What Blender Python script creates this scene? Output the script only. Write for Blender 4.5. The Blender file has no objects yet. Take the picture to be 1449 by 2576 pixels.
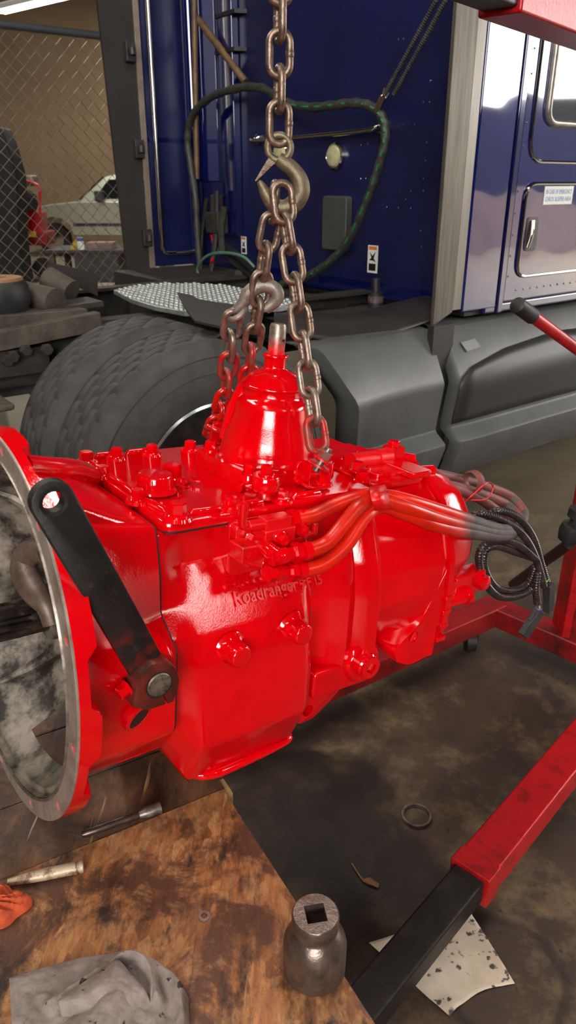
import bpy, bmesh, math, random
from mathutils import Vector, Matrix, Quaternion
random.seed(7)
S = bpy.context.scene
COL = S.collection
PI = math.pi

# ------------------------------------------------------------------ camera
FPX, CX, CY = 1850.0, 724.5, 1288.0
PITCH = math.radians(24.2)
CAM = Vector((0, 0, 1.5))
cd = bpy.data.cameras.new('camera')
cam = bpy.data.objects.new('camera', cd)
COL.objects.link(cam)
cam.location = CAM
cam.rotation_euler = (PI/2 - PITCH, 0, 0)
cd.sensor_fit = 'VERTICAL'
cd.sensor_height = 36
cd.sensor_width = 36*1449/2576
cd.lens = 36*FPX/2576
cd.clip_start = .02
cd.dof.use_dof = True
cd.dof.focus_distance = 1.2
cd.dof.aperture_fstop = 9.0
S.camera = cam

# ------------------------------------------------------------------ exposure, world
S.view_settings.view_transform = 'Standard'
S.view_settings.look = 'None'
S.view_settings.gamma = 1
S.view_settings.use_curve_mapping = False
S.view_settings.exposure = 0.0
world = bpy.data.worlds.new('daylight')
S.world = world
world.use_nodes = True
wn = world.node_tree.nodes
wn['Background'].inputs[0].default_value = (1, .97, .93, 1)
wn['Background'].inputs[1].default_value = 20.0

# ------------------------------------------------------------------ ceiling lamps (light part)
def ceiling_area(x, y, z, sx, sy, power, rz=0, col=(1, .95, .86)):
    l = bpy.data.lights.new('fluorescent_light', 'AREA')
    l.shape = 'RECTANGLE'; l.size = sx; l.size_y = sy; l.energy = power; l.color = col
    o = bpy.data.objects.new('fluorescent_light', l)
    COL.objects.link(o); o.location = (x, y, z); o.rotation_euler = (0, 0, rz)
    return o
LAMPS = [(-.8, -1.6, 4.2, .3, 2.4, 40, 0), (4.7, -3.3, 4.6, .3, 2.4, 50, .9), (-2.6, 1.6, 4.4, .3, 2.4, 70, .25),
         (.5, 2.3, 4.8, .3, 2.4, 60, .65), (-4.5, 11, 5.6, .3, 2.4, 260, .3), (-3.2, 17.5, 5.6, .3, 2.4, 240, .3)]  # last two lamps are added to brighten the far wall and pickup
for a in LAMPS: ceiling_area(a[0], a[1], a[2]-.03, a[3], a[4], a[5], a[6])

# ------------------------------------------------------------------ picture helpers
_r = Vector((1, 0, 0)); _f = Vector((0, math.cos(PITCH), -math.sin(PITCH))); _u = Vector((0, math.sin(PITCH), math.cos(PITCH)))
def ray(px, py):
    return (_r*((px-CX)/FPX) - _u*((py-CY)/FPX) + _f).normalized()
def hit(px, py, p0, n):
    d = ray(px, py); return CAM + d*((Vector(p0)-CAM).dot(n)/d.dot(n))
def gz(px, py, z): return hit(px, py, (0, 0, z), Vector((0, 0, 1)))
def gy(px, py, y): return hit(px, py, (0, y, 0), Vector((0, 1, 0)))
class Frame:
    """place with its own axes: x along, y towards the near side, z up"""
    def __init__(s, o, e1, e2, e3):
        s.o, s.e1, s.e2, s.e3 = Vector(o), Vector(e1), Vector(e2), Vector(e3)
        s.m = Matrix(((e1[0], -e2[0], e3[0], o[0]), (e1[1], -e2[1], e3[1], o[1]), (e1[2], -e2[2], e3[2], o[2]), (0, 0, 0, 1)))
    def l(s, p): q = p-s.o; return (q.dot(s.e1), q.dot(s.e2), q.dot(s.e3))
    def w(s, p): return s.o + s.e1*p[0] + s.e2*p[1] + s.e3*p[2]
    def x(s, px, py, v): return s.l(hit(px, py, s.o+s.e1*v, s.e1))
    def y(s, px, py, v): return s.l(hit(px, py, s.o+s.e2*v, s.e2))
    def z(s, px, py, v): return s.l(hit(px, py, s.o+s.e3*v, s.e3))

# ------------------------------------------------------------------ mesh helpers
def V(*a): return Vector(a)
def basis(d):
    d = Vector(d).normalized()
    a = Vector((0, 0, 1)) if abs(d.z) < .9 else Vector((1, 0, 0))
    e = a.cross(d).normalized(); return d, e, d.cross(e)
def catmull(P, n=8, closed=False):
    P = [Vector(p) for p in P]; out = []; L = len(P)
    for i in range(L if closed else L-1):
        if closed: a, b, c, d = P[i-1], P[i], P[(i+1) % L], P[(i+2) % L]
        else: a, b, c, d = P[max(i-1, 0)], P[i], P[i+1], P[min(i+2, L-1)]
        for k in range(n):
            t = k/n
            out.append(.5*((2*b)+(c-a)*t+(2*a-5*b+4*c-d)*t*t+(3*b-a-3*c+d)*t**3))
    if not closed: out.append(P[-1])
    return out
def fillet(poly, r, n=4):
    out = []; L = len(poly)
    for i in range(L):
        p = Vector(poly[i][:2]); rr = poly[i][2] if len(poly[i]) > 2 else r
        a = Vector(poly[i-1][:2])-p; b = Vector(poly[(i+1) % L][:2])-p
        rr = min(rr, a.length*.48, b.length*.48)
        if rr <= 0: out.append((p.x, p.y)); continue
        A = p+a.normalized()*rr; C_ = p+b.normalized()*rr
        for k in range(n+1):
            t = k/n; q = A*(1-t)**2+p*2*t*(1-t)+C_*t*t; out.append((q.x, q.y))
    return out
class B:
    def __init__(s): s.v = []; s.f = []
    def add(s, v, f):
        o = len(s.v); s.v += [Vector(p) for p in v]; s.f += [tuple(i+o for i in q) for q in f]; return s
    def box(s, a, b, rot=None, piv=None):
        a, b = Vector(a), Vector(b)
        v = [Vector((x, y, z)) for x in (a.x, b.x) for y in (a.y, b.y) for z in (a.z, b.z)]
        if rot:
            c = Vector(piv) if piv is not None else (a+b)/2
            v = [c+rot @ (p-c) for p in v]
        return s.add(v, [(0, 1, 3, 2), (4, 6, 7, 5), (0, 4, 5, 1), (2, 3, 7, 6), (0, 2, 6, 4), (1, 5, 7, 3)])
    def beam(s, p0, p1, w, h, up=(0, 0, 1)):
        p0, p1 = Vector(p0), Vector(p1); d = (p1-p0).normalized(); sd = d.cross(Vector(up)).normalized(); u = sd.cross(d)
        v = [p+sd*(i*w/2)+u*(j*h/2) for p in (p0, p1) for i, j in ((-1, -1), (1, -1), (1, 1), (-1, 1))]
        return s.add(v, [(3, 2, 1, 0), (4, 5, 6, 7), (0, 1, 5, 4), (1, 2, 6, 5), (2, 3, 7, 6), (3, 0, 4, 7)])
    def tube(s, path, r, n=10, closed=False, caps=True, flat=1.0, ref=None):
        P = [Vector(p) for p in path]; L = len(P)
        R = r if isinstance(r, (list, tuple)) else [r]*L
        if closed: T = [(P[(i+1) % L]-P[i-1]).normalized() for i in range(L)]
        else: T = [(P[min(i+1, L-1)]-P[max(i-1, 0)]).normalized() for i in range(L)]
        if ref is not None: e = (Vector(ref)-T[0]*T[0].dot(Vector(ref))).normalized()
        else: e = basis(T[0])[1]
        vs = []
        for i in range(L):
            if i: e = T[i-1].rotation_difference(T[i]) @ e
            if ref is not None: e = Vector(ref)
            e = (e-T[i]*T[i].dot(e)).normalized(); g = T[i].cross(e)
            vs += [P[i]+(e*math.cos(2*PI*k/n)*flat+g*math.sin(2*PI*k/n))*R[i] for k in range(n)]
        fs = []
        for i in range(L if closed else L-1):
            j = (i+1) % L
            fs += [(i*n+k, i*n+(k+1) % n, j*n+(k+1) % n, j*n+k) for k in range(n)]
        if caps and not closed: fs += [tuple(range(n))[::-1], tuple((L-1)*n+k for k in range(n))]
        return s.add(vs, fs)
    def cyl(s, p0, p1, r0, r1=None, n=18):
        return s.tube([p0, p1], [r0, r0 if r1 is None else r1], n)
    def lathe(s, prof, o, ax, n=32, caps=True, closed=False, skip=None, ref=None):
        d, e, g = basis(ax); o = Vector(o)
        if ref is not None: e = Vector(ref); g = d.cross(e)
        vs = [o+d*h+(e*math.cos(2*PI*k/n)+g*math.sin(2*PI*k/n))*r for r, h in prof for k in range(n)]
        L = len(prof); fs = []
        for i in range(L if closed else L-1):
            j = (i+1) % L
            for k in range(n):
                if skip and skip(i, k): continue
                fs.append((i*n+k, i*n+(k+1) % n, j*n+(k+1) % n, j*n+k))
        if caps and not closed:
            if prof[0][0] > 1e-6: fs.append(tuple(range(n))[::-1])
            if prof[-1][0] > 1e-6: fs.append(tuple((L-1)*n+k for k in range(n)))
        return s.add(vs, fs)
    def loft(s, secs, closed=True, cap0=True, cap1=True, skip=None):
        n = len(secs[0]); vs = [p for c in secs for p in c]; fs = []
        for i in range(len(secs)-1):
            for k in range(n if closed else n-1):
                if skip and skip(i, k): continue
                fs.append((i*n+k, i*n+(k+1) % n, (i+1)*n+(k+1) % n, (i+1)*n+k))
        if cap0: fs.append(tuple(range(n))[::-1])
        if cap1: fs.append(tuple((len(secs)-1)*n+k for k in range(n)))
        return s.add(vs, fs)
    def prism(s, pts, vec):
        n = len(pts); vec = Vector(vec); a = [Vector(p) for p in pts]
        return s.loft([a, [p+vec for p in a]])
    def hexa(s, p, ax, r, h, n=6):
        d, e, g = basis(ax); p = Vector(p)
        ring = lambda rr, hh: [p+d*hh+(e*math.cos(2*PI*k/n)+g*math.sin(2*PI*k/n))*rr for k in range(n)]
        return s.loft([ring(r, 0), ring(r, h*.88), ring(r*.86, h)])
    def rbox(s, a, b, r=.006, axis=2, n=4):
        """box with rounded corners about one axis"""
        i, j = [(1, 2), (0, 2), (0, 1)][axis]
        poly = fillet([(a[i], a[j]), (b[i], a[j]), (b[i], b[j]), (a[i], b[j])], r, n)
        def mk(h):
            out = []
            for q in poly:
                p = [0, 0, 0]; p[i], p[j], p[axis] = q[0], q[1], h; out.append(p)
            return out
        return s.loft([mk(a[axis]), mk(b[axis])])
FLIP = lambda p: Vector((p[0], -p[1], p[2]))
def mesh(name, b, xf=None, smooth=40, bevel=False):
    me = bpy.data.meshes.new(name)
    me.from_pydata([tuple(xf(p)) if xf else tuple(p) for p in b.v], [], b.f)
    bm = bmesh.new(); bm.from_mesh(me)
    bmesh.ops.recalc_face_normals(bm, faces=bm.faces)
    if smooth:
        for f in bm.faces: f.smooth = True
        if not bevel:
            t = math.radians(smooth)
            for e in bm.edges:
                if len(e.link_faces) == 2 and e.calc_face_angle(0) > t: e.smooth = False
    bm.to_mesh(me); bm.free(); me.update()
    return me
def obj(name, b, m, parent=None, xf=None, smooth=40, bevel=0, seg=2, kind=None):
    me = b if isinstance(b, bpy.types.Mesh) else mesh(name, b, xf, smooth, bevel > 0)
    if m is not None and not me.materials: me.materials.append(m)
    o = bpy.data.objects.new(name, me); COL.objects.link(o)
    if parent: o.parent = parent
    if bevel:
        md = o.modifiers.new('bevel', 'BEVEL'); md.width = bevel; md.segments = seg; md.limit_method = 'ANGLE'
        md.angle_limit = math.radians(35); md.harden_normals = True
    if kind: o['kind'] = kind
    return o
def cut(o, cutters):
    """carve cutters out of o, then drop the cutters"""
    tmp = []
    bpy.context.view_layer.update()
    for c in cutters:
        me = mesh('cutter', c[0], c[1] if len(c) > 1 else None, 0)
        t = bpy.data.objects.new('cutter', me); COL.objects.link(t); tmp.append(t)
        t.matrix_world = o.matrix_world if o.parent is None else o.parent.matrix_world
        md = o.modifiers.new('cut', 'BOOLEAN'); md.object = t; md.operation = 'DIFFERENCE'; md.solver = 'EXACT'
    bpy.context.view_layer.update()
    dg = bpy.context.evaluated_depsgraph_get()
    me = bpy.data.meshes.new_from_object(o.evaluated_get(dg)); o.modifiers.clear()
    old = o.data; o.data = me
    for t in tmp: bpy.data.objects.remove(t)
    bm = bmesh.new(); bm.from_mesh(me)
    for f in bm.faces: f.smooth = True
    for e in bm.edges: e.smooth = not (len(e.link_faces) == 2 and e.calc_face_angle(0) > .65)
    bm.to_mesh(me); bm.free()
def thing(name, label, cat, loc=(0, 0, 0), group=None, mw=None):
    o = bpy.data.objects.new(name, None); COL.objects.link(o); o.empty_display_size = .05
    if mw is not None: o.matrix_world = mw
    else: o.location = loc
    o['label'] = label; o['category'] = cat
    if group: o['group'] = group
    return o
def tag(o, label, cat, group=None):
    o['label'] = label; o['category'] = cat
    if group: o['group'] = group
    return o
def struct(name, b, m, **k): return obj(name, b, m, kind='structure', **k)
def text_mesh(txt, size, depth, bold=0.0, align='LEFT'):
    cu = bpy.data.curves.new('lettering', 'FONT'); cu.body = txt; cu.size = size; cu.extrude = depth; cu.offset = bold; cu.align_x = align
    cu.resolution_u = 3
    o = bpy.data.objects.new('lettering', cu); COL.objects.link(o); bpy.context.view_layer.update()
    me = bpy.data.meshes.new_from_object(o.evaluated_get(bpy.context.evaluated_depsgraph_get()))
    bpy.data.objects.remove(o); bpy.data.curves.remove(cu); return me
def lettering(name, txt, size, depth, m, parent, o, ex, ez, xf=None, bold=0.0, sx=1.0):
    """letters standing on a plane: o start, ex reading direction, ez letter-up"""
    me = text_mesh(txt, size, depth, bold); ex, ez = Vector(ex).normalized(), Vector(ez); ez = (ez-ex*ez.dot(ex)).normalized(); en = ex.cross(ez); o = Vector(o)
    if xf: en = -en
    for v in me.vertices:
        p = o+ex*v.co.x*sx+ez*v.co.y+en*v.co.z; v.co = xf(p) if xf else p
    me.materials.clear()
    return obj(name, me, m, parent)

# ------------------------------------------------------------------ materials
def lin(c):
    return tuple((x/12.92 if x <= .04045 else ((x+.055)/1.055)**2.4) for x in (c[0]/255, c[1]/255, c[2]/255))+(1,)
class N:
    def __init__(s, name):
        s.m = bpy.data.materials.new(name); s.m.use_nodes = True; s.t = s.m.node_tree; s.n = s.t.nodes; s.p = s.n['Principled BSDF']
        s.co = s.n.new('ShaderNodeTexCoord').outputs['Object']
    def link(s, a, b): s.t.links.new(a, b)
    def noise(s, scale, detail=5, rough=.6, stretch=None, dist=0, seed=0):
        n = s.n.new('ShaderNodeTexNoise'); n.inputs['Scale'].default_value = scale; n.inputs['Detail'].default_value = detail
        n.inputs['Roughness'].default_value = rough; n.inputs['Distortion'].default_value = dist
        mp = s.n.new('ShaderNodeMapping'); s.link(s.co, mp.inputs[0]); mp.inputs['Location'].default_value = (seed, seed*.7, seed*1.3)
        if stretch:
            mp.inputs['Scale'].default_value = stretch[:3]
            if len(stretch) > 3: mp.inputs['Rotation'].default_value = (0, 0, stretch[3])
        s.link(mp.outputs[0], n.inputs['Vector']); return n.outputs['Fac']
    def ramp(s, fac, lo, hi):
        r = s.n.new('ShaderNodeMapRange'); r.inputs['From Min'].default_value = lo; r.inputs['From Max'].default_value = hi
        s.link(fac, r.inputs['Value']); return r.outputs['Result']
    def mix(s, fac, a, b, mode='MIX'):
        x = s.n.new('ShaderNodeMix'); x.data_type = 'RGBA'; x.blend_type = mode
        for i, q in ((0, fac), (6, a), (7, b)):
            if hasattr(q, 'is_linked'): s.link(q, x.inputs[i])
            else: x.inputs[i].default_value = q
        return x.outputs[2]
    def math(s, op, a, b=0.0):
        x = s.n.new('ShaderNodeMath'); x.operation = op
        for i, q in enumerate((a, b)):
            if hasattr(q, 'is_linked'): s.link(q, x.inputs[i])
            else: x.inputs[i].default_value = q
        return x.outputs[0]
    def sep(s):
        x = s.n.new('ShaderNodeSeparateXYZ'); s.link(s.co, x.inputs[0]); return x.outputs
    def dist(s, p):
        x = s.n.new('ShaderNodeVectorMath'); x.operation = 'DISTANCE'; s.link(s.co, x.inputs[0]); x.inputs[1].default_value = p; return x.outputs['Value']
    def bump(s, h, strength, d=.002):
        x = s.n.new('ShaderNodeBump'); x.inputs['Strength'].default_value = strength; x.inputs['Distance'].default_value = d
        s.link(h, x.inputs['Height']); s.link(x.outputs[0], s.p.inputs['Normal'])
    def set(s, col=None, rough=None, metal=None, coat=None, spec=None):
        for k, q in (('Base Color', col), ('Roughness', rough), ('Metallic', metal), ('Coat Weight', coat), ('Specular IOR Level', spec)):
            if q is None: continue
            if hasattr(q, 'is_linked'): s.link(q, s.p.inputs[k])
            else: s.p.inputs[k].default_value = q
        return s.m
def M(name, c1, c2=None, rough=.5, metal=0, scale=8, lo=.4, hi=.65, bump=0, bscale=60, coat=0, stretch=None, rough2=None, detail=6):
    k = N(name)
    c1 = lin(c1)
    if c2 is not None:
        f = k.ramp(k.noise(scale, detail, .65, stretch), lo, hi); col = k.mix(f, c1, lin(c2))
        if rough2 is not None:
            r = k.n.new('ShaderNodeMapRange'); k.link(f, r.inputs['Value']); r.inputs['To Min'].default_value = rough; r.inputs['To Max'].default_value = rough2; rough = r.outputs[0]
    else: col = c1
    if bump: k.bump(k.noise(bscale, 4, .6), bump)
    return k.set(col, rough, metal, coat)

RED = (0.72, 0.0, 0.003, 1)
def red_paint(name, rough=.08, bump=.12, bscale=420, dark=None):
    k = N(name)
    b1 = k.noise(bscale, 3, .6); b2 = k.noise(60, 3, .5)
    k.bump(k.math('ADD', b1, k.math('MULTIPLY', b2, 1.5)), bump, .0012)
    col = k.mix(k.ramp(k.noise(14, 4), .35, .7), RED, (.62, .0, .003, 1))
    if dark: col = k.mix(k.ramp(k.noise(30, 6, .7), .55, .75), col, dark)
    return k.set(col, rough, 0, 0, .65)
MRED = red_paint('red_gloss_paint')
MREDS = red_paint('red_paint_smooth', .06, .07, 260)
MREDV = red_paint('red_paint_greasy', .25, .2, 420, (.18, .02, .01, 1))
MREDB = red_paint('red_paint_dusty', .32, .3, 420, (.35, .01, .008, 1))
STEEL = M('machined_steel', (150, 140, 132), (96, 84, 76), .38, .75, 40, bump=.15, bscale=300)
FACE = M('machined_flange_face', (172, 156, 146), (120, 98, 86), .42, .55, 30, .45, .75, bump=.1, bscale=300)
SHAFT = M('bright_splined_steel', (126, 118, 110), (60, 52, 48), .25, .9, 25)
CHAIN = M('old_chain_steel', (150, 128, 112), (92, 72, 61), .36, .7, 90, .35, .7, bump=.3, bscale=350)
CHAINB = M('bright_chain_steel', (164, 146, 134), (104, 86, 77), .34, .7, 70, .35, .7, bump=.3, bscale=350)
CHAINH = M('overspray_chain', (122, 96, 84), (176, 26, 18), .38, .3, 60, .35, .6, bump=.3, bscale=300)
CHAINR = M('painted_chain', (200, 14, 8), (160, 20, 12), .28, 0, 60, .4, .75, bump=.2, bscale=200, coat=.4)
HOOK = M('forged_hook', (132, 118, 94), (98, 86, 68), .45, .6, 120, .35, .7, bump=.35, bscale=400)
HOOKG = M('grey_hook', (148, 136, 128), (104, 92, 84), .45, .55, 60, .35, .7, bump=.3, bscale=300)
def lever_mat():
    k = N('black_lever_paint'); z = k.sep()[2]
    c = k.mix(k.ramp(k.noise(22, 6, .7), .4, .8), lin((24, 22, 22)), lin((46, 41, 39)))
    c = k.mix(k.ramp(k.noise(70, 6, .75, seed=3), .6, .72), c, lin((84, 74, 68)))
    f = k.math('MULTIPLY', k.ramp(k.math('ADD', z, k.math('MULTIPLY', k.noise(35, 5, .7), .05)), .115, .075), k.ramp(k.noise(18, 5, .7, seed=8), .42, .6))
    c = k.mix(f, c, lin((150, 26, 10)))
    k.bump(k.noise(90, 7, .75), .6, .002); return k.set(c, .34, .1)
BLACKIRON = lever_mat()
CLAMP = M('greasy_clamp', (116, 40, 30), (44, 26, 22), .35, .3, 40, .35, .7, bump=.5, bscale=200)
CAST = M('bare_cast_aluminium', (142, 132, 120), (40, 34, 31), .5, .3, 14, .42, .58, bump=.5, bscale=150, detail=9)
FORK = M('brown_fork', (112, 92, 82), (78, 62, 54), .45, .35, 40, bump=.3, bscale=120)
BLACK = M('black_rubber', (20, 20, 21), (36, 35, 35), .55, 0, 20)
BLACKP = M('black_plastic', (38, 36, 37), (60, 57, 57), .45, 0, 30)
CORR = M('corrugated_loom', (34, 28, 28), (62, 44, 42), .3, 0, 25)
HOSEG = M('grey_hose', (88, 76, 74), (58, 50, 50), .55, 0, 30, bump=.2, bscale=100)
HOSER = M('dusty_red_hose', (128, 66, 60), (104, 60, 56), .6, 0, 20, bump=.2, bscale=80)
def hose_paint():
    k = N('half_painted_hose'); x = k.sep()[0]
    f = k.ramp(k.math('ADD', x, k.math('MULTIPLY', k.noise(30, 5, .7), .12)), .72, .80)
    c = k.mix(k.ramp(k.noise(18, 5), .45, .75), lin((214, 28, 5)), lin((160, 20, 6)))
    c = k.mix(f, c, k.mix(k.ramp(k.noise(30, 5), .4, .7), lin((92, 80, 78)), lin((60, 52, 52))))
    return k.set(c, k.ramp(f, -1, 2.2), 0, 0)
HOSEP = hose_paint()
BLUE = M('navy_gloss_paint', (12, 20, 72), (14, 23, 80), .1, .15, 3, coat=1.0)
BLUEW = M('navy_wall_paint', (24, 30, 76), (20, 24, 60), .3, .1, 2)
SIDE = M('navy_polished_side', (16, 26, 92), (14, 22, 82), .06, .0, 3, coat=1.0)
CHROME = M('chrome', (200, 196, 188), None, .12, 1)
ALU = M('brushed_aluminium', (106, 100, 92), (84, 79, 73), .45, .6, 10, stretch=(8, 8, .4))
GREYPL = M('grey_fairing_plastic', (84, 84, 82), (72, 72, 70), .42, 0, 5, bump=.1, bscale=300)
GREYPD = M('dark_fairing_grey', (40, 38, 37), (35, 34, 33), .5, 0, 5)
TYRE = M('tyre_rubber', (66, 63, 60), (50, 48, 45), .7, 0, 14, bump=.25, bscale=120)
TYRES = M('tyre_sidewall', (52, 50, 48), (40, 38, 36), .62, 0, 10)
FRAMEM = M('dirty_frame_iron', (34, 31, 29), (58, 53, 48), .7, .1, 14, bump=.4, bscale=60)
DECK = M('dimpled_aluminium', (186, 190, 188), (150, 154, 152), .35, .7, 20)
FLAP = M('dark_rubber_flap', (46, 42, 40), (38, 35, 34), .65, 0, 4)
DUST = M('dusty_timber', (78, 69, 60), (48, 42, 37), .8, 0, 10, bump=.4, bscale=60)
HOISTR = M('hoist_red_paint', (178, 16, 22), (96, 14, 16), .36, .1, 18, .52, .72, bump=.35, bscale=90)
HOISTD = M('hoist_red_grimy', (150, 18, 22), (62, 20, 18), .42, .1, 9, .42, .68, bump=.35, bscale=70)
HOISTB = M('hoist_black_tube', (32, 28, 27), (58, 50, 46), .42, .3, 24, .45, .8, bump=.3, bscale=90)
WHITE = M('white_vinyl', (226, 226, 220), None, .5)
ORANGE = M('orange_print', (210, 120, 60), None, .5)
INK = M('black_print', (24, 24, 26), None, .5)
INKB = M('blue_print', (96, 140, 190), None, .5)
GREEN = M('green_tape', (24, 120, 66), None, .5)
GLASS = M('dark_window_glass', (26, 30, 34), None, .04, .0, coat=1.0)

# ------------------------------------------------------------------ the room
def floor_mat():
    k = N('stained_concrete')
    c = k.mix(k.ramp(k.noise(2.2, 8, .65), .35, .7), lin((76, 58, 44)), lin((48, 36, 29)))
    c = k.mix(k.ramp(k.noise(6, 8, .7, seed=3), .5, .68), c, lin((118, 98, 70)))
    c = k.mix(k.ramp(k.noise(3.1, 6, .6, seed=9), .55, .7), c, lin((36, 28, 24)))
    far = k.ramp(k.sep()[1], 2.4, 4.2)
    c = k.mix(far, c, k.mix(k.ramp(k.noise(2.5, 7, .65, seed=5), .35, .7), lin((124, 112, 92)), lin((96, 86, 70))))
    nz = k.noise(9, 5, .6, seed=12)
    wet = None
    for p, r in (((.02, 1.52, 0), .17), ((.13, 1.45, 0), .2), ((.12, 1.22, 0), .26), ((.0, 1.3, 0), .3), ((.3, 1.15, 0), .16)):
        d = k.math('ADD', k.dist(p), k.math('MULTIPLY', k.math('SUBTRACT', nz, .5), .14))
        f = k.ramp(d, r, r-.035)
        wet = f if wet is None else k.math('MAXIMUM', wet, f)
    inner = k.ramp(k.noise(5, 5, .6, seed=20), .4, .65)
    c = k.mix(k.math('MULTIPLY', wet, k.math('ADD', .55, k.math('MULTIPLY', inner, .4))), c, lin((24, 17, 15)))
    ring = None
    d = k.math('ADD', k.dist((.44, .99, 0)), k.math('MULTIPLY', k.math('SUBTRACT', nz, .5), .06))
    ring = k.math('MULTIPLY', k.ramp(d, .115, .125), k.ramp(d, .145, .133))
    c = k.mix(k.math('MULTIPLY', ring, .7), c, lin((28, 20, 17)))
    spots = k.ramp(k.noise(26, 3, .5, seed=31), .68, .74)
    c = k.mix(spots, c, lin((34, 28, 25)))
    k.bump(k.noise(70, 6, .7), .25, .003)
    rr = k.ramp(wet, -.2, 1.6)
    return k.set(c, k.math('SUBTRACT', .62, k.math('MULTIPLY', wet, .22)), 0)
struct('floor', B().box((-16, -9, -.1), (24, 26, 0)), floor_mat(), smooth=0)
TAN = M('tan_painted_wall', (148, 124, 94), (138, 114, 86), .8, 0, 1.2)
CEIL = M('dim_ceiling_deck', (92, 82, 68), (80, 70, 58), .9, 0, 1)
struct('wall_back', B().box((-16, 22, 0), (16, 22.2, 6.4)), TAN, smooth=0)
DARKW = M('dark_shop_wall', (70, 60, 50), (56, 48, 41), .9, 0, 1.2)
struct('wall_left', B().box((-13, -9, 0), (-12.8, 22, 6.4)), TAN, smooth=0)
wr = B().box((8, -9, 6.1), (8.2, 22, 6.4)).box((8, -9, 0), (8.2, -2.6, 6.1)).box((8, -2.6, 0), (8.2, -1.6, 4.45)).box((8, -1.6, 0), (8.2, 2.4, 6.1)).box((8, 2.4, 3.5), (8.2, 6, 6.1)).box((8, 6, 0), (8.2, 22, 6.1))
struct('wall_right', wr, DARKW, smooth=0)
struct('wall_front', B().box((-13, -9.2, 0), (-3.2, -9, 6.4)).box((2.2, -9.2, 0), (8.2, -9, 6.4)).box((-3.2, -9.2, 0), (2.2, -9, 2.6)).box((-3.2, -9.2, 5.9), (2.2, -9, 6.4)), DARKW, smooth=0)
struct('ceiling', B().box((-13, -9, 6.4), (8.2, 22.2, 6.6)), CEIL, smooth=0)
struct('wall_reflected_band', B().box((20, -12, 0), (20.4, 26, 3.45)), M('dark_reflected_band', (52, 52, 58), None, .9), smooth=0)  # unseen wall added for the dark band mirrored in the truck side
struct('wall_reflected_strip', B().box((18, -12, 0), (18.3, 26, 1.2)), M('pale_reflected_strip', (150, 132, 122), (120, 104, 96), .9, 0, .6), smooth=0)  # unseen strip added for the pale tone mirrored low in the truck side
WINF = M('painted_window_frame', (150, 146, 138), None, .5)
struct('window_1', B().box((8.03, -2.62, 4.43), (8.13, -2.56, 6.12)).box((8.03, -1.64, 4.43), (8.13, -1.58, 6.12)).box((8.03, -2.6, 4.43), (8.13, -1.6, 4.49)).box((8.03, -2.6, 6.06), (8.13, -1.6, 6.12)).box((8.06, -2.6, 5.24), (8.1, -1.6, 5.28)), WINF)
wf = B().box((-3.22, -9.12, 2.58), (2.22, -9.06, 2.66)).box((-3.22, -9.12, 5.84), (2.22, -9.06, 5.92))
for x in (-3.2, 2.16): wf.box((x, -9.12, 2.6), (x+.04, -9.06, 5.9))
struct('window_2', wf, WINF)
struct('trim_1', B().box((7.96, 2.32, 0), (8.24, 2.42, 3.58)).box((7.96, 5.98, 0), (8.24, 6.08, 3.58)).box((7.96, 2.32, 3.48), (8.24, 6.08, 3.58)), WINF)
EMIT = N('lit_fluorescent_tube'); EMIT.set((1, 1, .9, 1), .5); EMIT.p.inputs['Emission Color'].default_value = (1, 1, .86, 1); EMIT.p.inputs['Emission Strength'].default_value = 9
def fixture(x, y, z, L, rz, label, reach=6.4, hw=.15):
    t = thing('ceiling_light', label, 'light', (x, y, z), 'fluorescent ceiling lights'); t.rotation_euler = (0, 0, rz)
    obj('lamp_housing', B().box((-hw, -L/2, 0), (hw, L/2, .05)), WHITE, t, bevel=.006)
    for sx in (-hw*.4, hw*.4): obj('tube', B().cyl((sx, -L/2+.03, -.02), (sx, L/2-.03, -.02), .016, n=10), EMIT.m, t)
    for sy in (-L/2+.2, L/2-.2): obj('hanger', B().cyl((0, sy, .05), (0, sy, reach-z), .006, n=6), STEEL, t)
    return t
for i, a in enumerate(LAMPS):
    fixture(a[0], a[1], a[2]+.01, a[4], a[6], ['long fluorescent ceiling light behind the camera on the left', 'long fluorescent ceiling light behind the camera on the right', 'long fluorescent ceiling light over the left of the work bay', 'long fluorescent ceiling light above the truck sleeper', 'added fluorescent ceiling light brightening the wall behind the fence', 'added fluorescent ceiling light brightening the silver pickup'][i])
p0 = gy(2, 26, 9.0); p1 = gz(135, -6, p0.z); dv = (p1-p0).normalized(); mid = p0+dv*1.2
t = fixture(mid.x, mid.y, mid.z, 2.4, 0, 'lit fluorescent ceiling light at the top left beyond the fence', hw=.05)
t.rotation_euler = (0, 0, math.atan2(dv.y, dv.x)-PI/2)

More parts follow.
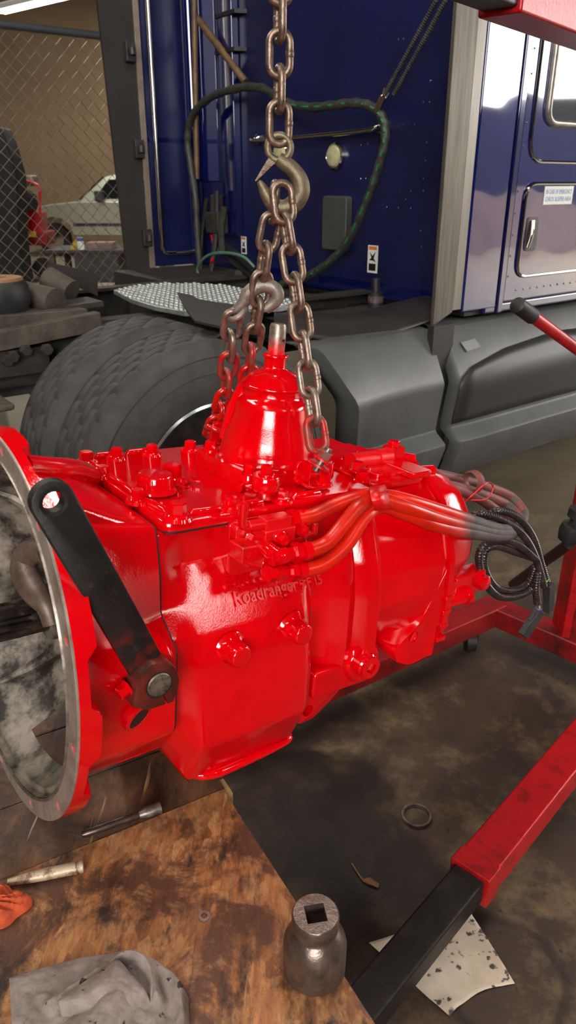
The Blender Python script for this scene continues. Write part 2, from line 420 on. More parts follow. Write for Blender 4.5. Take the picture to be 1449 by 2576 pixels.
# ------------------------------------------------------------------ transmission
A_ = math.radians(36.64); D_ = math.radians(6.49)
t1 = V(math.cos(A_)*math.cos(D_), math.sin(A_)*math.cos(D_), -math.sin(D_)); t2 = V(math.sin(A_), -math.cos(A_), 0); t3 = t1.cross(-t2)
TR = Frame((-.4017, .8775, .9358), t1, t2, t3)
tr = thing('truck_transmission', 'freshly painted glossy red truck transmission hanging from chains', 'transmission', mw=TR.m)
NA = 240
def polar(poly, k=2, n=NA):
    """radius of a star-shaped outline at n even angles (0 = near side, quarter turn = up)"""
    out = []
    L = len(poly)
    for i in range(n):
        a = 2*PI*i/n; d = (math.cos(a), math.sin(a)); best = 0
        for j in range(L):
            (x1, y1), (x2, y2) = poly[j][:2], poly[(j+1) % L][:2]
            ex, ey = x2-x1, y2-y1; den = d[0]*ey-d[1]*ex
            if abs(den) < 1e-12: continue
            t = (x1*ey-y1*ex)/den; s = (x1*d[1]-y1*d[0])/den
            if t > 0 and -1e-6 <= s <= 1+1e-6: best = max(best, t)
        out.append(best)
    for _ in range(k): out = [(out[i-1]+2*out[i]+out[(i+1) % n])/4 for i in range(n)]
    return out
def sec(x, R): return [(x, R[i]*math.cos(2*PI*i/NA), R[i]*math.sin(2*PI*i/NA)) for i in range(NA)]
def mixr(a, b, t): return [p*(1-t)+q*t for p, q in zip(a, b)]
def sym(near, far=None, dy=0):
    """closed outline from near-side points top to bottom; far side mirrored"""
    far = far or near
    return list(near)+[(-y+dy, z) for y, z in reversed(far)]
def part(name, b, m, parent=None, **k): return obj(name, b, m, parent or tr, xf=FLIP, **k)

circ = lambda r: [r]*NA
joint = polar(sym([(.13, .165), (.146, .10), (.152, .045), (.2, .012), (.205, -.11), (.165, -.17), (.06, -.205)],
                  [(.165, .165), (.17, .10), (.175, .045), (.2, .012), (.205, -.11), (.165, -.17), (.06, -.205)]), 2)
# bell: opening on its near underside
def bell_skip(i0, i1, a0=262, a1=318):
    def f(i, k):
        a = 360*k/NA
        return i0 <= i < i1 and a0 <= a <= a1
    return f
xs = [.02, .03, .045, .06, .075, .09, .105, .12, .135, .15, .166]
secs = []
for x in xs:
    t = (x-.02)/.148; base = [.236+.024*math.exp(-((((i*360/NA-100+180) % 360)-180)/38)**2) for i in range(NA)]
    secs.append(sec(x, mixr(base, joint, t**.9)))
bell = part('bell_housing', B().loft(secs, cap0=False, cap1=True, skip=bell_skip(1, 8, 250, 310)), MRED, smooth=50)
# inside
ins = B()
prof = [(.244, .0), (.244, .008), (.234, .009), (.232, .02), (.226, .03), (.218, .045), (.209, .06), (.2, .075), (.185, .095), (.15, .118), (.12, .122), (.075, .122), (.07, .10), (.045, .098), (.04, .12)]
secs = [sec(h, circ(r)) for r, h in prof]
ins.loft(secs, cap0=False, cap1=False, skip=bell_skip(5, 8))
inner = part('bell_interior', ins, CAST, smooth=35)
# frame of the opening, joining outer and inner skin
fr = B()
def bellp(x, deg, outer):
    R = mixr(circ(.262), joint, max(0, (x-.02)/.148)**.8); i = int(round(deg/360*NA)) % NA
    r = R[i] if outer else {.045: .218, .06: .209, .075: .2, .09: .19}[x]
    a = math.radians(deg); return (x, r*math.cos(a), r*math.sin(a))
# flange
def scal(a):
    s = .5+.5*math.cos(a*12+.9); return max(0, min(1, (s-.35)*4))
fl = B(); ring = []
for k in range(NA):
    a = 2*PI*k/NA; xb = .017+.013*scal(a); ca, sa = math.cos(a), math.sin(a)
    ring.append([(.003, .244, a), (.003, .2755, a), (xb-.001, .2765, a), (xb, .274, a), (xb+.003, .255, a)])
pts = [[(x, r*math.cos(a), r*math.sin(a)) for x, r, a in q] for q in ring]
pts.append(pts[0])
fl.loft([[pts[k][j] for k in range(NA)] for j in range(5)], cap0=False, cap1=False)
part('flange_rim', fl, MREDS, smooth=50)
fc = B().lathe([(.245, 0), (.2745, 0), (.2755, .001), (.2755, .004), (.245, .004)], (0, 0, 0), (1, 0, 0), 120, closed=True)
face = part('flange_face', fc, FACE, smooth=30)
hs = []
for k in range(12):
    a = 2*PI*(k+.5)/12+.12; c = (0, .2625*math.cos(a), .2625*math.sin(a))
    hs.append((B().cyl((-.01, c[1], c[2]), (.012, c[1], c[2]), .0068, n=12), FLIP))
cut(face, hs)
for k in range(12):
    a = 2*PI*(k+.5)/12+.12; c = V(.0035, .2625*math.cos(a), .2625*math.sin(a))
    part('bolt_hole', B().lathe([(.0072, -.0015), (.0072, .0), (.004, .0008)], c, (1, 0, 0), 12), MREDV)
part('pilot_lip', B().lathe([(.245, -.0005), (.2475, -.003), (.2495, -.0005), (.2495, .004), (.245, .004)], (0, 0, 0), (1, 0, 0), 120, closed=True), STEEL)
# input shaft with splines
sh = B(); n = 60; secs = []
for x, amp, r in [(-.17, .0032, .0235), (.02, .0032, .0235), (.035, .0015, .0245), (.045, 0, .026), (.12, 0, .0262)]:
    secs.append([(x, (r+amp*(1 if k % 6 < 3 else -1))*math.cos(2*PI*k/n), (r+amp*(1 if k % 6 < 3 else -1))*math.sin(2*PI*k/n)) for k in range(n)])
sh.loft(secs); part('input_shaft', sh, SHAFT, smooth=30)
part('bearing_sleeve', B().lathe([(.036, .06), (.04, .062), (.042, .09), (.055, .1), (.058, .124)], (0, 0, 0), (1, 0, 0), 40), CAST)
# clutch release fork
fk = B()
P = catmull([TR.x(112, 1392, .055), TR.x(84, 1388, .05), TR.x(62, 1408, .045), TR.x(64, 1446, .04), TR.x(86, 1488, .04), TR.x(112, 1524, .045), TR.x(130, 1570, .05)], 6)
fk.tube(P, [.013+.009*math.sin(PI*min(1, i/(len(P)-1)*1.15)) for i in range(len(P))], 14, flat=.75)
part('release_fork', fk, FORK)
part('cross_shaft', B().cyl(TR.x(78, 1372, .062), TR.x(70, 1398, .062), .014, n=16), STEEL)
# webs cast into the bell wall
for a in (100, 140, 200, 235, 330):
    ra = math.radians(a); c, s_ = math.cos(ra), math.sin(ra)
    part('casting_web', B().tube([(.03, .222*c, .222*s_), (.07, .196*c, .196*s_), (.11, .155*c, .155*s_), (.118, .075*c, .075*s_)], [.004, .009, .012, .008], 8), CAST)
# ribs and pads on the outside of the bell
def rib(pts, r, m=MRED, name='rib', n=10, flat=1.0): return part(name, B().tube(catmull(pts, 6), r, n, flat=flat), m)
rib([(.02, .12, .214), (.06, .115, .198), (.11, .11, .172), (.165, .10, .148)], .014)
rib([(.02, .05, .24), (.07, .02, .222), (.12, -.03, .2), (.17, -.08, .168)], .018)
part('lower_ledge', B().prism([(.09, .2, -.10), (.168, .2, -.10), (.168, .17, -.165), (.09, .172, -.165)], (0, -.06, 0)), MRED, bevel=.008, seg=3)
part('shaft_boss', B().lathe([(.046, .13), (.042, .19), (.036, .212), (.033, .222)], (.122, 0, .002), (0, 1, 0), 32), MREDS)
part('pivot_lug', B().cyl((.09, .17, .03), (.09, .222, .03), .021, .019, 24), MREDS)
hc = V(*TR.y(350, 1806, .2175))
bh = part('pry_hole', B().lathe([(.024, -.02), (.022, .0), (.0185, .0012), (.0165, .001), (.0165, -.02)], hc, (.3, .9, -.3), 28), MREDS)
part('hole_shade_disc', B().lathe([(.0, -.0), (.0165, -.0)], hc+V(.0, -.0003, .0), (.3, .9, -.3), 20, caps=False), M('hole_shade_dark', (34, 8, 7), None, .6), bh)  # dark disc near the rim paints the shade of an uncut hole

# main case
caseF = polar(sym([(.128, .156), (.14, .09), (.15, .05), (.18, .012), (.186, -.1), (.155, -.165), (.06, -.205)], [(.17, .156), (.17, .05), (.17, 0), (.18, -.1), (.155, -.165), (.06, -.205)]), 1)
caseA = polar(sym([(.121, .156), (.121, .0988), (.176, .008), (.193, -.03), (.204, -.09), (.209, -.158), (.178, -.232), (.17, -.245)], [(.17, .156), (.17, .08), (.195, -.04), (.207, -.153), (.166, -.24)]), 0)
caseB = polar(sym([(.13, .156), (.132, .10), (.146, .06), (.157, .0), (.158, -.08), (.157, -.135), (.13, -.19), (.06, -.225)], [(.17, .156), (.16, .0), (.157, -.135), (.13, -.19), (.06, -.225)]), 2)
caseC = polar(sym([(.13, .156), (.15, .115), (.172, .06), (.185, .0), (.19, -.08), (.187, -.15), (.13, -.2), (.06, -.21)], [(.17, .156), (.185, .0), (.187, -.15), (.13, -.2), (.06, -.21)]), 2)
caseD = polar(sym([(.13, .157), (.157, .12), (.181, .06), (.194, .0), (.2, -.08), (.197, -.155), (.14, -.205), (.06, -.215)], [(.17, .157), (.194, .0), (.197, -.155), (.14, -.205), (.06, -.215)]), 2)
secs = [sec(.1688, mixr(caseF, caseF, 0)), sec(.178, caseF), sec(.188, mixr(caseF, caseA, .28)), sec(.2, mixr(caseF, caseA, .66)), sec(.209, mixr(caseF, caseA, .93)), sec(.215, caseA), sec(.23, caseA), sec(.3, caseA), sec(.395, caseA), sec(.41, mixr(caseA, caseB, .12)),
        sec(.422, mixr(caseA, caseB, .6)), sec(.432, caseB), sec(.45, mixr(caseB, caseC, .15)), sec(.465, mixr(caseB, caseC, .45)), sec(.48, mixr(caseB, caseC, .8)), sec(.49, caseC), sec(.508, mixr(caseC, caseB, .25)), sec(.522, mixr(caseC, caseD, .6)), sec(.53, caseD), sec(.548, caseD)]
part('main_case', B().loft(secs), MRED, smooth=48)
# bottom rim of the case
rimpts = [(.222, .02), (.218, .07), (.218, .115), (.226, .160), (.245, .176), (.28, .18), (.39, .172), (.408, .16), (.412, .12), (.412, .0)]
full = [(x, y, -.24) for x, y in rimpts]+[(x, -y, -.24) for x, y in reversed(rimpts)][1:-1]
path = catmull(full, 4, True)
part('bottom_rim', B().tube(path, .0085, 10, closed=True), MREDS)
part('bottom_plate', B().prism([(p.x, p.y, -.246) for p in path], (0, 0, .012)), MRED)
# bosses on the near side
def boss(p, r0, r1, h, d=(.05, 1, -.05)):
    part('cast_boss', B().lathe([(r0*1.5, -.005), (r0*1.26, -.001), (r0*1.1, .004), (r0*1.03, .009), (r0, .014), (r1, h*.88), (r1*.93, h*.97), (r1*.8, h), (.0, h)], p, d, 36), MREDS, smooth=60)
boss(TR.y(584, 1636, .189), .018, .0168, .026, (.05, 1, .05))
boss(TR.y(740, 1582, .187), .018, .0168, .026, (.05, 1, .05))
# plate and plug at the rear of the main case
q = TR.y(915, 1668, .195)
pb = B().rbox((.43, .12, -.165), (.552, .188, -.112), .012, 1)
part('side_pad', pb, MRED, bevel=.006, seg=3)
part('plug_boss', B().lathe([(.040, .15), (.038, .19), (.033, .196)], (q[0], 0, q[2]), (0, 1, 0), 36), MREDS)
pl = part('fill_plug', B().lathe([(.022, .195), (.022, .206), (.0195, .209), (.0195, .214), (.012, .2145)], (q[0], 0, q[2]), (0, 1, 0), 28), MREDS)
cut(pl, [(B().box((q[0]-.008, .204, q[2]-.008), (q[0]+.008, .23, q[2]+.008), Matrix.Rotation(.5, 3, 'Y')), FLIP)])
part('plug_socket', B().box((q[0]-.008, .2035, q[2]-.008), (q[0]+.008, .2045, q[2]+.008), Matrix.Rotation(.5, 3, 'Y')), MREDV, pl)
# lower clutch-housing lug under the case
lug = [(.43, -.17), (.545, -.165), (.52, -.2), (.47, -.235), (.43, -.235)]
lo = part('support_lug', B().prism([(x, .155, z) for x, z in fillet(lug, .015)], (0, -.06, 0)), MRED, bevel=.004)
cut(lo, [(B().cyl((.455, .05, -.212), (.455, .2, -.212), .011), FLIP)])
# auxiliary housing
auxN = [(.11, .163), (.15, .135), (.178, .085), (.196, .035), (.203, -.03), (.203, -.09), (.19, -.125), (.13, -.16), (.06, -.2)]
auxM = [(.11, .16), (.148, .13), (.174, .085), (.19, .035), (.194, -.02), (.172, -.08), (.14, -.13), (.11, -.155), (.06, -.195)]
aN, aM = polar(sym(auxN), 2), polar(sym(auxM), 2)
aS = mixr(caseD, aM, .8)
secs = [sec(.548, [r*.965 for r in aS]), sec(.56, [r*.975 for r in aM]), sec(.58, aM), sec(.62, [r*1.012 for r in aM]), sec(.67, mixr(aM, aN, .5)), sec(.688, aN), sec(.703, aN)]
part('auxiliary_housing', B().loft(secs), MRED, smooth=48)
part('housing_gasket', B().loft([sec(.545, [r*1.004 for r in mixr(caseD, aM, .35)]), sec(.552, [r*1.004 for r in mixr(caseD, aM, .35)])]), MREDV)
aR = [r+.006 for r in aN]
part('rear_flange', B().loft([sec(.7035, aN), sec(.7045, aR), sec(.718, aR), sec(.7195, aN)]), MREDS, smooth=60)
for k in range(9):
    z = -.02-.014*k
    if k in (0, 2, 4, 6): part('flange_notch', B().box((.700, .196, z-.016), (.722, .2115-.0005*k, z-.006)), MREDS, bevel=.002)
rc = [(.09, .165), (.135, .145), (.172, .10), (.188, .055), (.188, .015), (.165, -.04), (.14, -.09), (.10, -.14), (.05, -.16)]
rR = polar(sym(rc), 2)
part('rear_cover', B().loft([sec(.7195, [r*.985 for r in rR]), sec(.755, [r*.975 for r in rR]), sec(.79, [r*.93 for r in rR]), sec(.806, [r*.88 for r in rR]), sec(.812, [r*.8 for r in rR])]), MRED, smooth=55)
part('output_hub', B().lathe([(.07, .80), (.062, .84), (.045, .845), (.045, .90)], (0, 0, -.02), (1, 0, 0), 32), MREDV)
# gusset and ear on the near lower corner of the housing
ear = [(.60, -.115), (.612, -.142), (.65, -.158), (.695, -.152), (.714, -.12), (.714, -.06), (.69, -.02), (.655, -.075)]
eo = part('mounting_ear', B().prism([(x, .198, z) for x, z in fillet(ear, .012)], (0, -.075, 0)), MRED, bevel=.004)
eh = TR.y(1040, 1603, .198)
cut(eo, [(B().cyl((eh[0], .08, eh[2]), (eh[0], .25, eh[2]), .0115, n=20), FLIP)])
part('gusset', B().add([(.70, .204, .03), (.70, .204, -.15), (.628, .19, -.15), (.70, .16, .03), (.70, .16, -.15), (.628, .16, -.15)], [(0, 1, 2), (5, 4, 3), (0, 3, 4, 1), (1, 4, 5, 2), (2, 5, 3, 0)]), MRED, bevel=.004)
# brackets at the tail
q0 = TR.y(1095, 1520, .13); q1 = TR.y(1165, 1500, .13)
part('tail_bar', B().tube([q0, q1], .0165, 14).cyl(q1, V(*q1)+V(.012, 0, .002), .02), MREDS)
a, b_ = TR.y(1140, 1450, .12), TR.y(1205, 1480, .12)
part('tail_bracket', B().box((a[0]-.03, .09, b_[2]-.0), (b_[0], .13, a[2]+.0)).box((a[0]-.03, .09, q1[2]-.01), (a[0]+.0, .135, a[2])), MREDS, bevel=.004)
part('tail_nut', B().hexa((b_[0]-.012, .13, (a[2]+b_[2])/2), (0, 1, 0), .017, .014), MREDS)

# top cover
ZC = .175
cov = fillet([(.175, -.182, .02), (.56, -.182, .02), (.56, .138, .02), (.175, .138, .026)], .02, 6)
part('top_cover', B().loft([[(x, y, .157) for x, y in cov], [(x, y, .168) for x, y in cov], [(x+(.003 if x < .37 else -.003), y+(.003 if y < 0 else -.003), ZC-.003) for x, y in cov]]), MRED, smooth=50)
GASK = M('dark_gasket', (64, 6, 6), None, .6)
part('cover_gasket', B().prism([(x*.996+.0015, y*.994, .153) for x, y in cov], (0, 0, .0045)), GASK)
part('bell_gasket', B().loft([sec(.1655, [r*.992 for r in joint]), sec(.1695, [r*.992 for r in joint])]), GASK)
for p, q in (((.187, -.14), (.187, -.10)), ((.187, -.065), (.187, .025)), ((.188, .055), (.196, .105)), ((.222, .121), (.272, .125)), ((.305, .125), (.345, .125)), ((.4, .125), (.455, .125)), ((.21, -.168), (.24, -.168)), ((.265, -.168), (.31, -.168))):
    part('cover_ridge', B().tube([(p[0], p[1], ZC-.004), (p[0]*.9+q[0]*.1, p[1]*.9+q[1]*.1, ZC), (p[0]*.1+q[0]*.9, p[1]*.1+q[1]*.9, ZC), (q[0], q[1], ZC-.004)], [.003, .0055, .0055, .003], 10, flat=1), MREDS)
# hex bolts: one mesh, many bolts
bb = B(); bb.lathe([(.0128, 0), (.0128, .002), (.0115, .003)], (0, 0, 0), (0, 0, 1), 20); bb.hexa((0, 0, .003), (0, 0, 1), .0098, .0125)
BOLT = mesh('bolt', bb, None, 30); BOLT.materials.append(MREDS)
def bolt(p, ax=(0, 0, 1), s=1.0, rz=0.0, parent=None, m=None):
    o = bpy.data.objects.new('bolt', BOLT); COL.objects.link(o); o.parent = parent or tr
    o.location = FLIP(p); q = Vector((0, 0, 1)).rotation_difference(FLIP(ax)); o.rotation_mode = 'QUATERNION'
    o.rotation_quaternion = q @ Quaternion((0, 0, 1), rz); o.scale = (s, s, s)
    return o
for i, (px, py, z, s) in enumerate([(217, 1162, ZC, 1.15), (258, 1194, ZC, .95), (346, 1257, ZC, 1), (446, 1297, ZC, 1.25), (293, 1149, ZC, 1), (382, 1140, ZC, 1), (478, 1130, ZC, 1),
                                     (580, 1274, ZC, .95), (708, 1255, ZC, .95), (432, 1203, ZC+.003, 1.5)]):
    part('bolt_seat', B().lathe([(.018*s, -.004), (.016*s, .0006)], TR.z(px, py, z), (0, 0, 1), 20), MREDS)
    bolt(TR.z(px, py, z), s=s, rz=i*.37)
for i, (px, py) in enumerate([(530, 1132), (628, 1192), (820, 1166)]): bolt(TR.z(px, py, .197), s=1.05, rz=.2+i*.5)
c = TR.z(390, 1232, ZC)
part('round_cap', B().lathe([(.033, 0), (.031, .003), (.0275, .006), (.026, .022), (.0245, .025), (.022, .0255)], c, (0, 0, 1), 32), MREDS)
lettering('cast_marks', 'TRANS', .017, .0012, MRED, tr, (.268, .045, ZC+.003), (0, -1, 0), (-1, 0, 0), FLIP)
lettering('cast_marks', '206', .018, .0012, MRED, tr, (.3, .02, ZC+.003), (0, -1, 0), (-1, 0, 0), FLIP)
c = V(*TR.z(665, 1252, ZC))
br = part('breather_cap', B().lathe([(.012, .012), (.020, .013), (.021, .016), (.021, .034), (.0195, .036)], c, (0, 0, 1), 30), MREDS)
part('breather_stem', B().lathe([(.014, 0), (.011, .004), (.011, .014)], c, (0, 0, 1), 16), MREDV, br)
bolt(c+V(0, 0, .036), s=.95, rz=.3)
u = [TR.z(600, 1235, ZC), TR.z(612, 1226, ZC), TR.z(648, 1230, ZC)]
part('cast_loop', B().tube(catmull([V(*p)+V(0, 0, .003) for p in u]), .006, 10), MREDS)
# shift tower
tb = fillet([(.35, -.09), (.535, -.09), (.535, .068), (.352, .068)], .014, 4)
part('tower_base', B().loft([[(x, y, .172) for x, y in tb], [(x, y, .193) for x, y in tb], [(x*.98+.009, y*.97, .197) for x, y in tb]]), MREDS, smooth=50)
tc = (.447, -.012, 0)
part('tower_body', B().lathe([(.084, .196), (.080, .2), (.0785, .212), (.077, .222), (.0735, .236), (.067, .254), (.0625, .27), (.0605, .283), (.0585, .29), (.0535, .295), (.0495, .3), (.0485, .304), (.0485, .315)], tc, (0, 0, 1), 64), MRED, smooth=60)
part('tower_rib', B().tube([(.39, -.055, .22), (.397, -.05, .27), (.408, -.042, .31)], [.012, .011, .009], 10), MREDS)
part('tower_cap', B().lathe([(.0495, .311), (.0535, .3125), (.0545, .315), (.053, .3175), (.051, .319), (.044, .328), (.034, .336), (.024, .341), (.0185, .343), (.0178, .346), (.0178, .360), (.0205, .3605), (.021, .363), (.0195, .3655), (.014, .366)], tc, (0, 0, 1), 48), MREDS, smooth=60)
def stub_mat():
    k = N('overspray_stub'); z = k.sep()[2]
    f = k.ramp(k.math('ADD', z, k.math('MULTIPLY', k.noise(160, 5, .7), .03)), .408, .384)
    col = k.mix(f, k.mix(k.ramp(k.noise(90, 5), .35, .7), lin((170, 156, 144)), lin((108, 92, 84))), RED)
    k.bump(k.noise(300, 4), .2); return k.set(col, .38, k.math('MULTIPLY', k.math('SUBTRACT', 1, f), .7))
so = part('shift_stub', B().lathe([(.0135, .35), (.0135, .408), (.0115, .413), (.0, .413)], tc, (0, 0, 1), 28), stub_mat())
hp = V(*TR.y(693, 860, tc[1]+.012))
cut(so, [(B().cyl((tc[0]+.006-.02*.3, tc[1]+.03, hp.z), (tc[0]+.006+.006, tc[1]-.03, hp.z), .0042, n=14), FLIP)])
# lifting brackets
def lift(c, name, ax):
    c = V(*c)
    b = B().rbox((c.x-.022, c.y-.016, c.z), (c.x+.026, c.y+.02, c.z+.006), .012, 2)
    prof = fillet([(-.02, 0), (.012, 0), (.012, .04), (-.018, .04)], .013)
    b.prism([(c.x-.012+x, c.y-.012, c.z+z) for x, z in prof], (0, -.008, 0))
    return part(name, b, MREDS, bevel=.002)
cl = V(*TR.z(792, 1222, ZC)); lift(cl, 'lifting_bracket', 1)
bolt(cl+V(.012, .008, .006), s=1.0, rz=.4)
cf = V(*TR.z(575, 1118, ZC)); lift(cf, 'lifting_bracket', 1); bolt(cf+V(.012, .0, .006), s=1.0)
sh_ = B(); e0 = cl+V(-.012, .012, .03); e1_ = V(*TR.y(806, 1146, cl.y)); e2_ = V(*TR.y(828, 1128, cl.y+.02))
bo = part('lifting_bolt', B().cyl(e0, e2_, .0062, n=14), STEEL)
dd = (e2_-e0).normalized()
LB = (e2_-e0).length
part('lifting_washer', B().cyl(e0+dd*(LB-.021), e0+dd*(LB-.018), .016, n=22).cyl(e0+dd*(LB-.032), e0+dd*(LB-.029), .018, n=22), MREDB, bo)
part('lifting_nut', B().hexa(e0+dd*(LB-.018), dd, .0115, .012), CHAINH, bo)
# plates and fittings on the tail top
part('tail_plate', B().rbox((.57, -.15, .158), (.70, .12, .172), .015, 2), MRED, bevel=.003)
part('tail_step', B().rbox((.60, -.06, .17), (.70, .10, .179), .012, 2).rbox((.655, -.02, .172), (.705, .13, .184), .008, 2), MRED, bevel=.003)
for px, py in ((898, 1185), (910, 1210)): bolt(TR.z(px, py, .18), s=1.1, rz=px)
for px, py in ((918, 1177), (860, 1152)): part('bolt_seat', B().lathe([(.011, 0), (.011, .002), (.006, .002), (.006, .0)], TR.z(px, py, .179), (0, 0, 1), 18), MREDS)
q = V(*TR.z(975, 1150, .185))
part('air_cylinder', B().cyl(q+V(-.09, -.0, .0), q, .016, n=20).cyl(q+V(-.03, 0, 0), q+V(.0, 0, 0), .018, n=20), MREDB)
fi = part('air_fitting', B().box(q+V(-.002, -.014, -.016), q+V(.028, .014, .02)).cyl(q+V(.02, .0, 0), q+V(.05, .02, -.004), .010, n=14).hexa(q+V(.012, 0, .018), (0, 0, 1), .012, .012), MREDS, bevel=.001)
part('fitting_bore', B().cyl(q+V(.049, .0195, -.004), q+V(.0505, .0205, -.004), .006, n=12), INK, fi)
for dy, x0, x1 in ((.10, .70, .755), (.14, .71, .76)):
    part('tail_pipe_boss', B().cyl((x0, dy-.06, .165), (x1, dy-.06, .162), .011, n=14), MREDS)

# slave valve on the near wall
YV = .138
a = TR.y(572, 1312, YV); b_ = TR.y(660, 1415, YV)
vp = B().prism([(x, YV-.022, z) for x, z in fillet([(a[0], a[2]), (a[0]+.16, a[2]-.0), (a[0]+.16, b_[2]-.01), (a[0]+.004, b_[2]-.01)], .012)], (0, .027, 0))
part('valve_pad', vp, MREDS, bevel=.003)
a = TR.y(590, 1322, .15); b_ = TR.y(660, 1405, .15)
part('valve_flange', B().prism([(x, .142, z) for x, z in fillet([(a[0], a[2]), (a[0]+.05, a[2]), (a[0]+.055, b_[2]), (a[0]+.03, b_[2]-.012), (a[0]+.0, b_[2]+.012)], .008)], (0, .013, 0)), MREDV, bevel=.002)
part('valve_port', B().lathe([(.014, .155), (.014, .160), (.010, .160), (.010, .157)], (TR.y(602, 1375, .157)[0], 0, TR.y(602, 1375, .157)[2]), (0, 1, 0), 24), MREDV)
vb0 = TR.y(668, 1338, .19); vb1 = TR.y(738, 1412, .19)
vbody = part('valve_body', B().box((vb0[0], .142, vb1[2]), (vb1[0], .19, vb0[2])), MREDV, bevel=.003)
wz = TR.y(645, 1392, .185)
part('valve_wing', B().box((vb0[0]-.034, .15, wz[2]-.013), (vb0[0]+.01, .186, wz[2]+.013)), MREDV, vbody, bevel=.003)
lettering('valve_marks', 'V80', .009, .0006, MREDV, vbody, (vb0[0]-.03, .186, wz[2]-.004), (1, 0, 0), (0, 0, 1), FLIP)
lettering('valve_marks', 'H', .01, .0006, MREDV, vbody, (vb0[0]+.006, .19, vb0[2]-.018), (1, 0, 0), (0, 0, 1), FLIP)
lettering('valve_marks', 'L', .01, .0006, MREDV, vbody, (vb1[0]-.013, .19, vb0[2]-.018), (1, 0, 0), (0, 0, 1), FLIP)
lettering('valve_marks', '000', .009, .0006, MREDV, vbody, (vb1[0]-.008, .19, (vb0[2]+vb1[2])/2-.006), (0, 0, 1), (-1, 0, 0), FLIP)
rear = TR.y(752, 1360, .165)
part('valve_block', B().box((vb1[0], .143, rear[2]-.02), (vb1[0]+.022, .178, rear[2]+.012)).hexa((vb1[0]+.022, .16, rear[2]-.002), (1, 0, 0), .014, .016).cyl((vb1[0]+.038, .16, rear[2]), (vb1[0]+.056, .164, rear[2]+.008), .006).cyl((vb1[0]+.056, .164, rear[2]+.006), (vb1[0]+.056, .164, rear[2]+.024), .0055), MREDV, vbody, bevel=.001)
for px, py, yy in ((632, 1350, .157), (704, 1353, .19), (672, 1421, .19), (625, 1412, .16), (755, 1328, .178)):
    bolt(TR.y(px, py, yy), (0, 1, 0), .85, px)
el = V(*TR.y(618, 1402, .165))
part('elbow', B().tube(catmull([el+V(.008, -.01, .012), el, el+V(.012, .006, -.008), el+V(.028, .012, -.012)], 5), .0075, 12), MREDV)
# upper fitting row
f0 = V(*TR.y(640, 1322, .172)); f1 = V(*TR.y(732, 1308, .172))
dx = (f1-f0).normalized()
ub = part('upper_fitting', B().cyl(f0-dx*.012, f1, .0085, n=14).box(f0+dx*.012+V(0, -.011, -.011), f0+dx*.058+V(0, .011, .011)).cyl(f0+dx*.03+V(0, 0, -.022), f0+dx*.03, .008), MREDV, bevel=.0015)
part('hose_nut', B().hexa(f0+dx*.060, dx, .0155, .014), MREDS, ub); part('hose_ferrule', B().lathe([(.011, .078), (.0135, .08), (.0135, .092), (.012, .093)], f0, dx, 20), MREDS, ub)
part('plug_nipple', B().tube(catmull([f0-dx*.012, f0-dx*.02+V(0, 0, .004), f0-dx*.021+V(0, 0, .024)], 4), .0065, 12).cyl(f0-dx*.021+V(0, 0, .02), f0-dx*.021+V(0, 0, .036), .0075, n=14), MREDS, ub)
def nozzle(pa, pb_, y, nm):
    A, C2 = V(*TR.y(*pa, y)), V(*TR.y(*pb_, y)); d = (C2-A).normalized()
    p = part(nm, B().cyl(A, A+d*.03, .0105, n=8).hexa(A-d*.012, d, .0125, .014), MREDS)
    part('hose_nut', B().hexa(A+d*.026, d, .015, .013), MREDS, p)
    part('hose_ferrule', B().lathe([(.011, .041), (.013, .042), (.0135, .054), (.012, .055)], A, d, 20), MREDS, p)
    return A, d
nA, nd = nozzle((700, 1400), (770, 1386), .212, 'lower_elbow')
part('elbow', B().tube(catmull([nA+V(-.004, -.035, .006), nA+V(-.006, -.012, .004), nA, nA+nd*.012], 5), .0125, 12), MREDS)
nB, nd2 = nozzle((688, 1443), (760, 1435), .215, 'bottom_elbow')
# hoses
def hose(name, pts, r, m, parent=None, n=12, k=10): return part(name, B().tube(catmull(pts, k), r, n), m, parent)
Y = TR.y
tail = [[(1020, 1258, .2), (1100, 1282, .205), (1180, 1308, .2), (1250, 1330, .16), (1300, 1328, .08)],
        [(1020, 1276, .214), (1100, 1304, .215), (1180, 1326, .205), (1250, 1340, .165), (1302, 1336, .085)],
        [(1020, 1293, .21), (1100, 1324, .216), (1180, 1340, .208), (1250, 1348, .165), (1296, 1340, .09)]]
back = [[(1318, 1290, .02), (1285, 1250, -.02), (1215, 1222, -.03), (1130, 1200, -.03), (1040, 1182, -.03)],
        [(1305, 1300, .03), (1270, 1268, -.01), (1200, 1240, .0), (1130, 1222, .01), (1060, 1205, .02)],
        [(1300, 1315, .03), (1250, 1285, .0), (1200, 1250, .0), (1130, 1226, .02), (1050, 1200, .03)]]
head = [[(735, 1308, .172), (790, 1296, .178), (850, 1268, .185), (905, 1250, .19), (955, 1246, .185)],
        [(765, 1388, .212), (820, 1368, .215), (865, 1318, .215), (905, 1272, .208), (955, 1256, .198)],
        [(760, 1436, .215), (815, 1418, .218), (870, 1372, .218), (918, 1300, .21), (960, 1274, .196)]]
for i in range(3):
    H = [Y(*p) for p in head[i]+tail[i]+back[i][:2]]
    hose('air_hose', H, .0112, HOSEP)
    hose('hose_return', [Y(*p) for p in back[i]], .0118, HOSER)
cp = [V(*Y(*p)) for p in ((948, 1222, .165), (950, 1226, .195), (953, 1236, .212), (957, 1254, .222), (962, 1272, .222), (965, 1284, .212), (966, 1288, .195))]
cx0 = cp[3].x; cpp = catmull(cp, 4)
co_ = part('hose_clip', B().loft([[(p.x-.017, p.y, p.z) for p in cpp], [(p.x+.017, p.y, p.z) for p in cpp]], closed=False, cap0=False, cap1=False), MREDB, smooth=60)
co_.modifiers.new('thickness', 'SOLIDIFY').thickness = .003
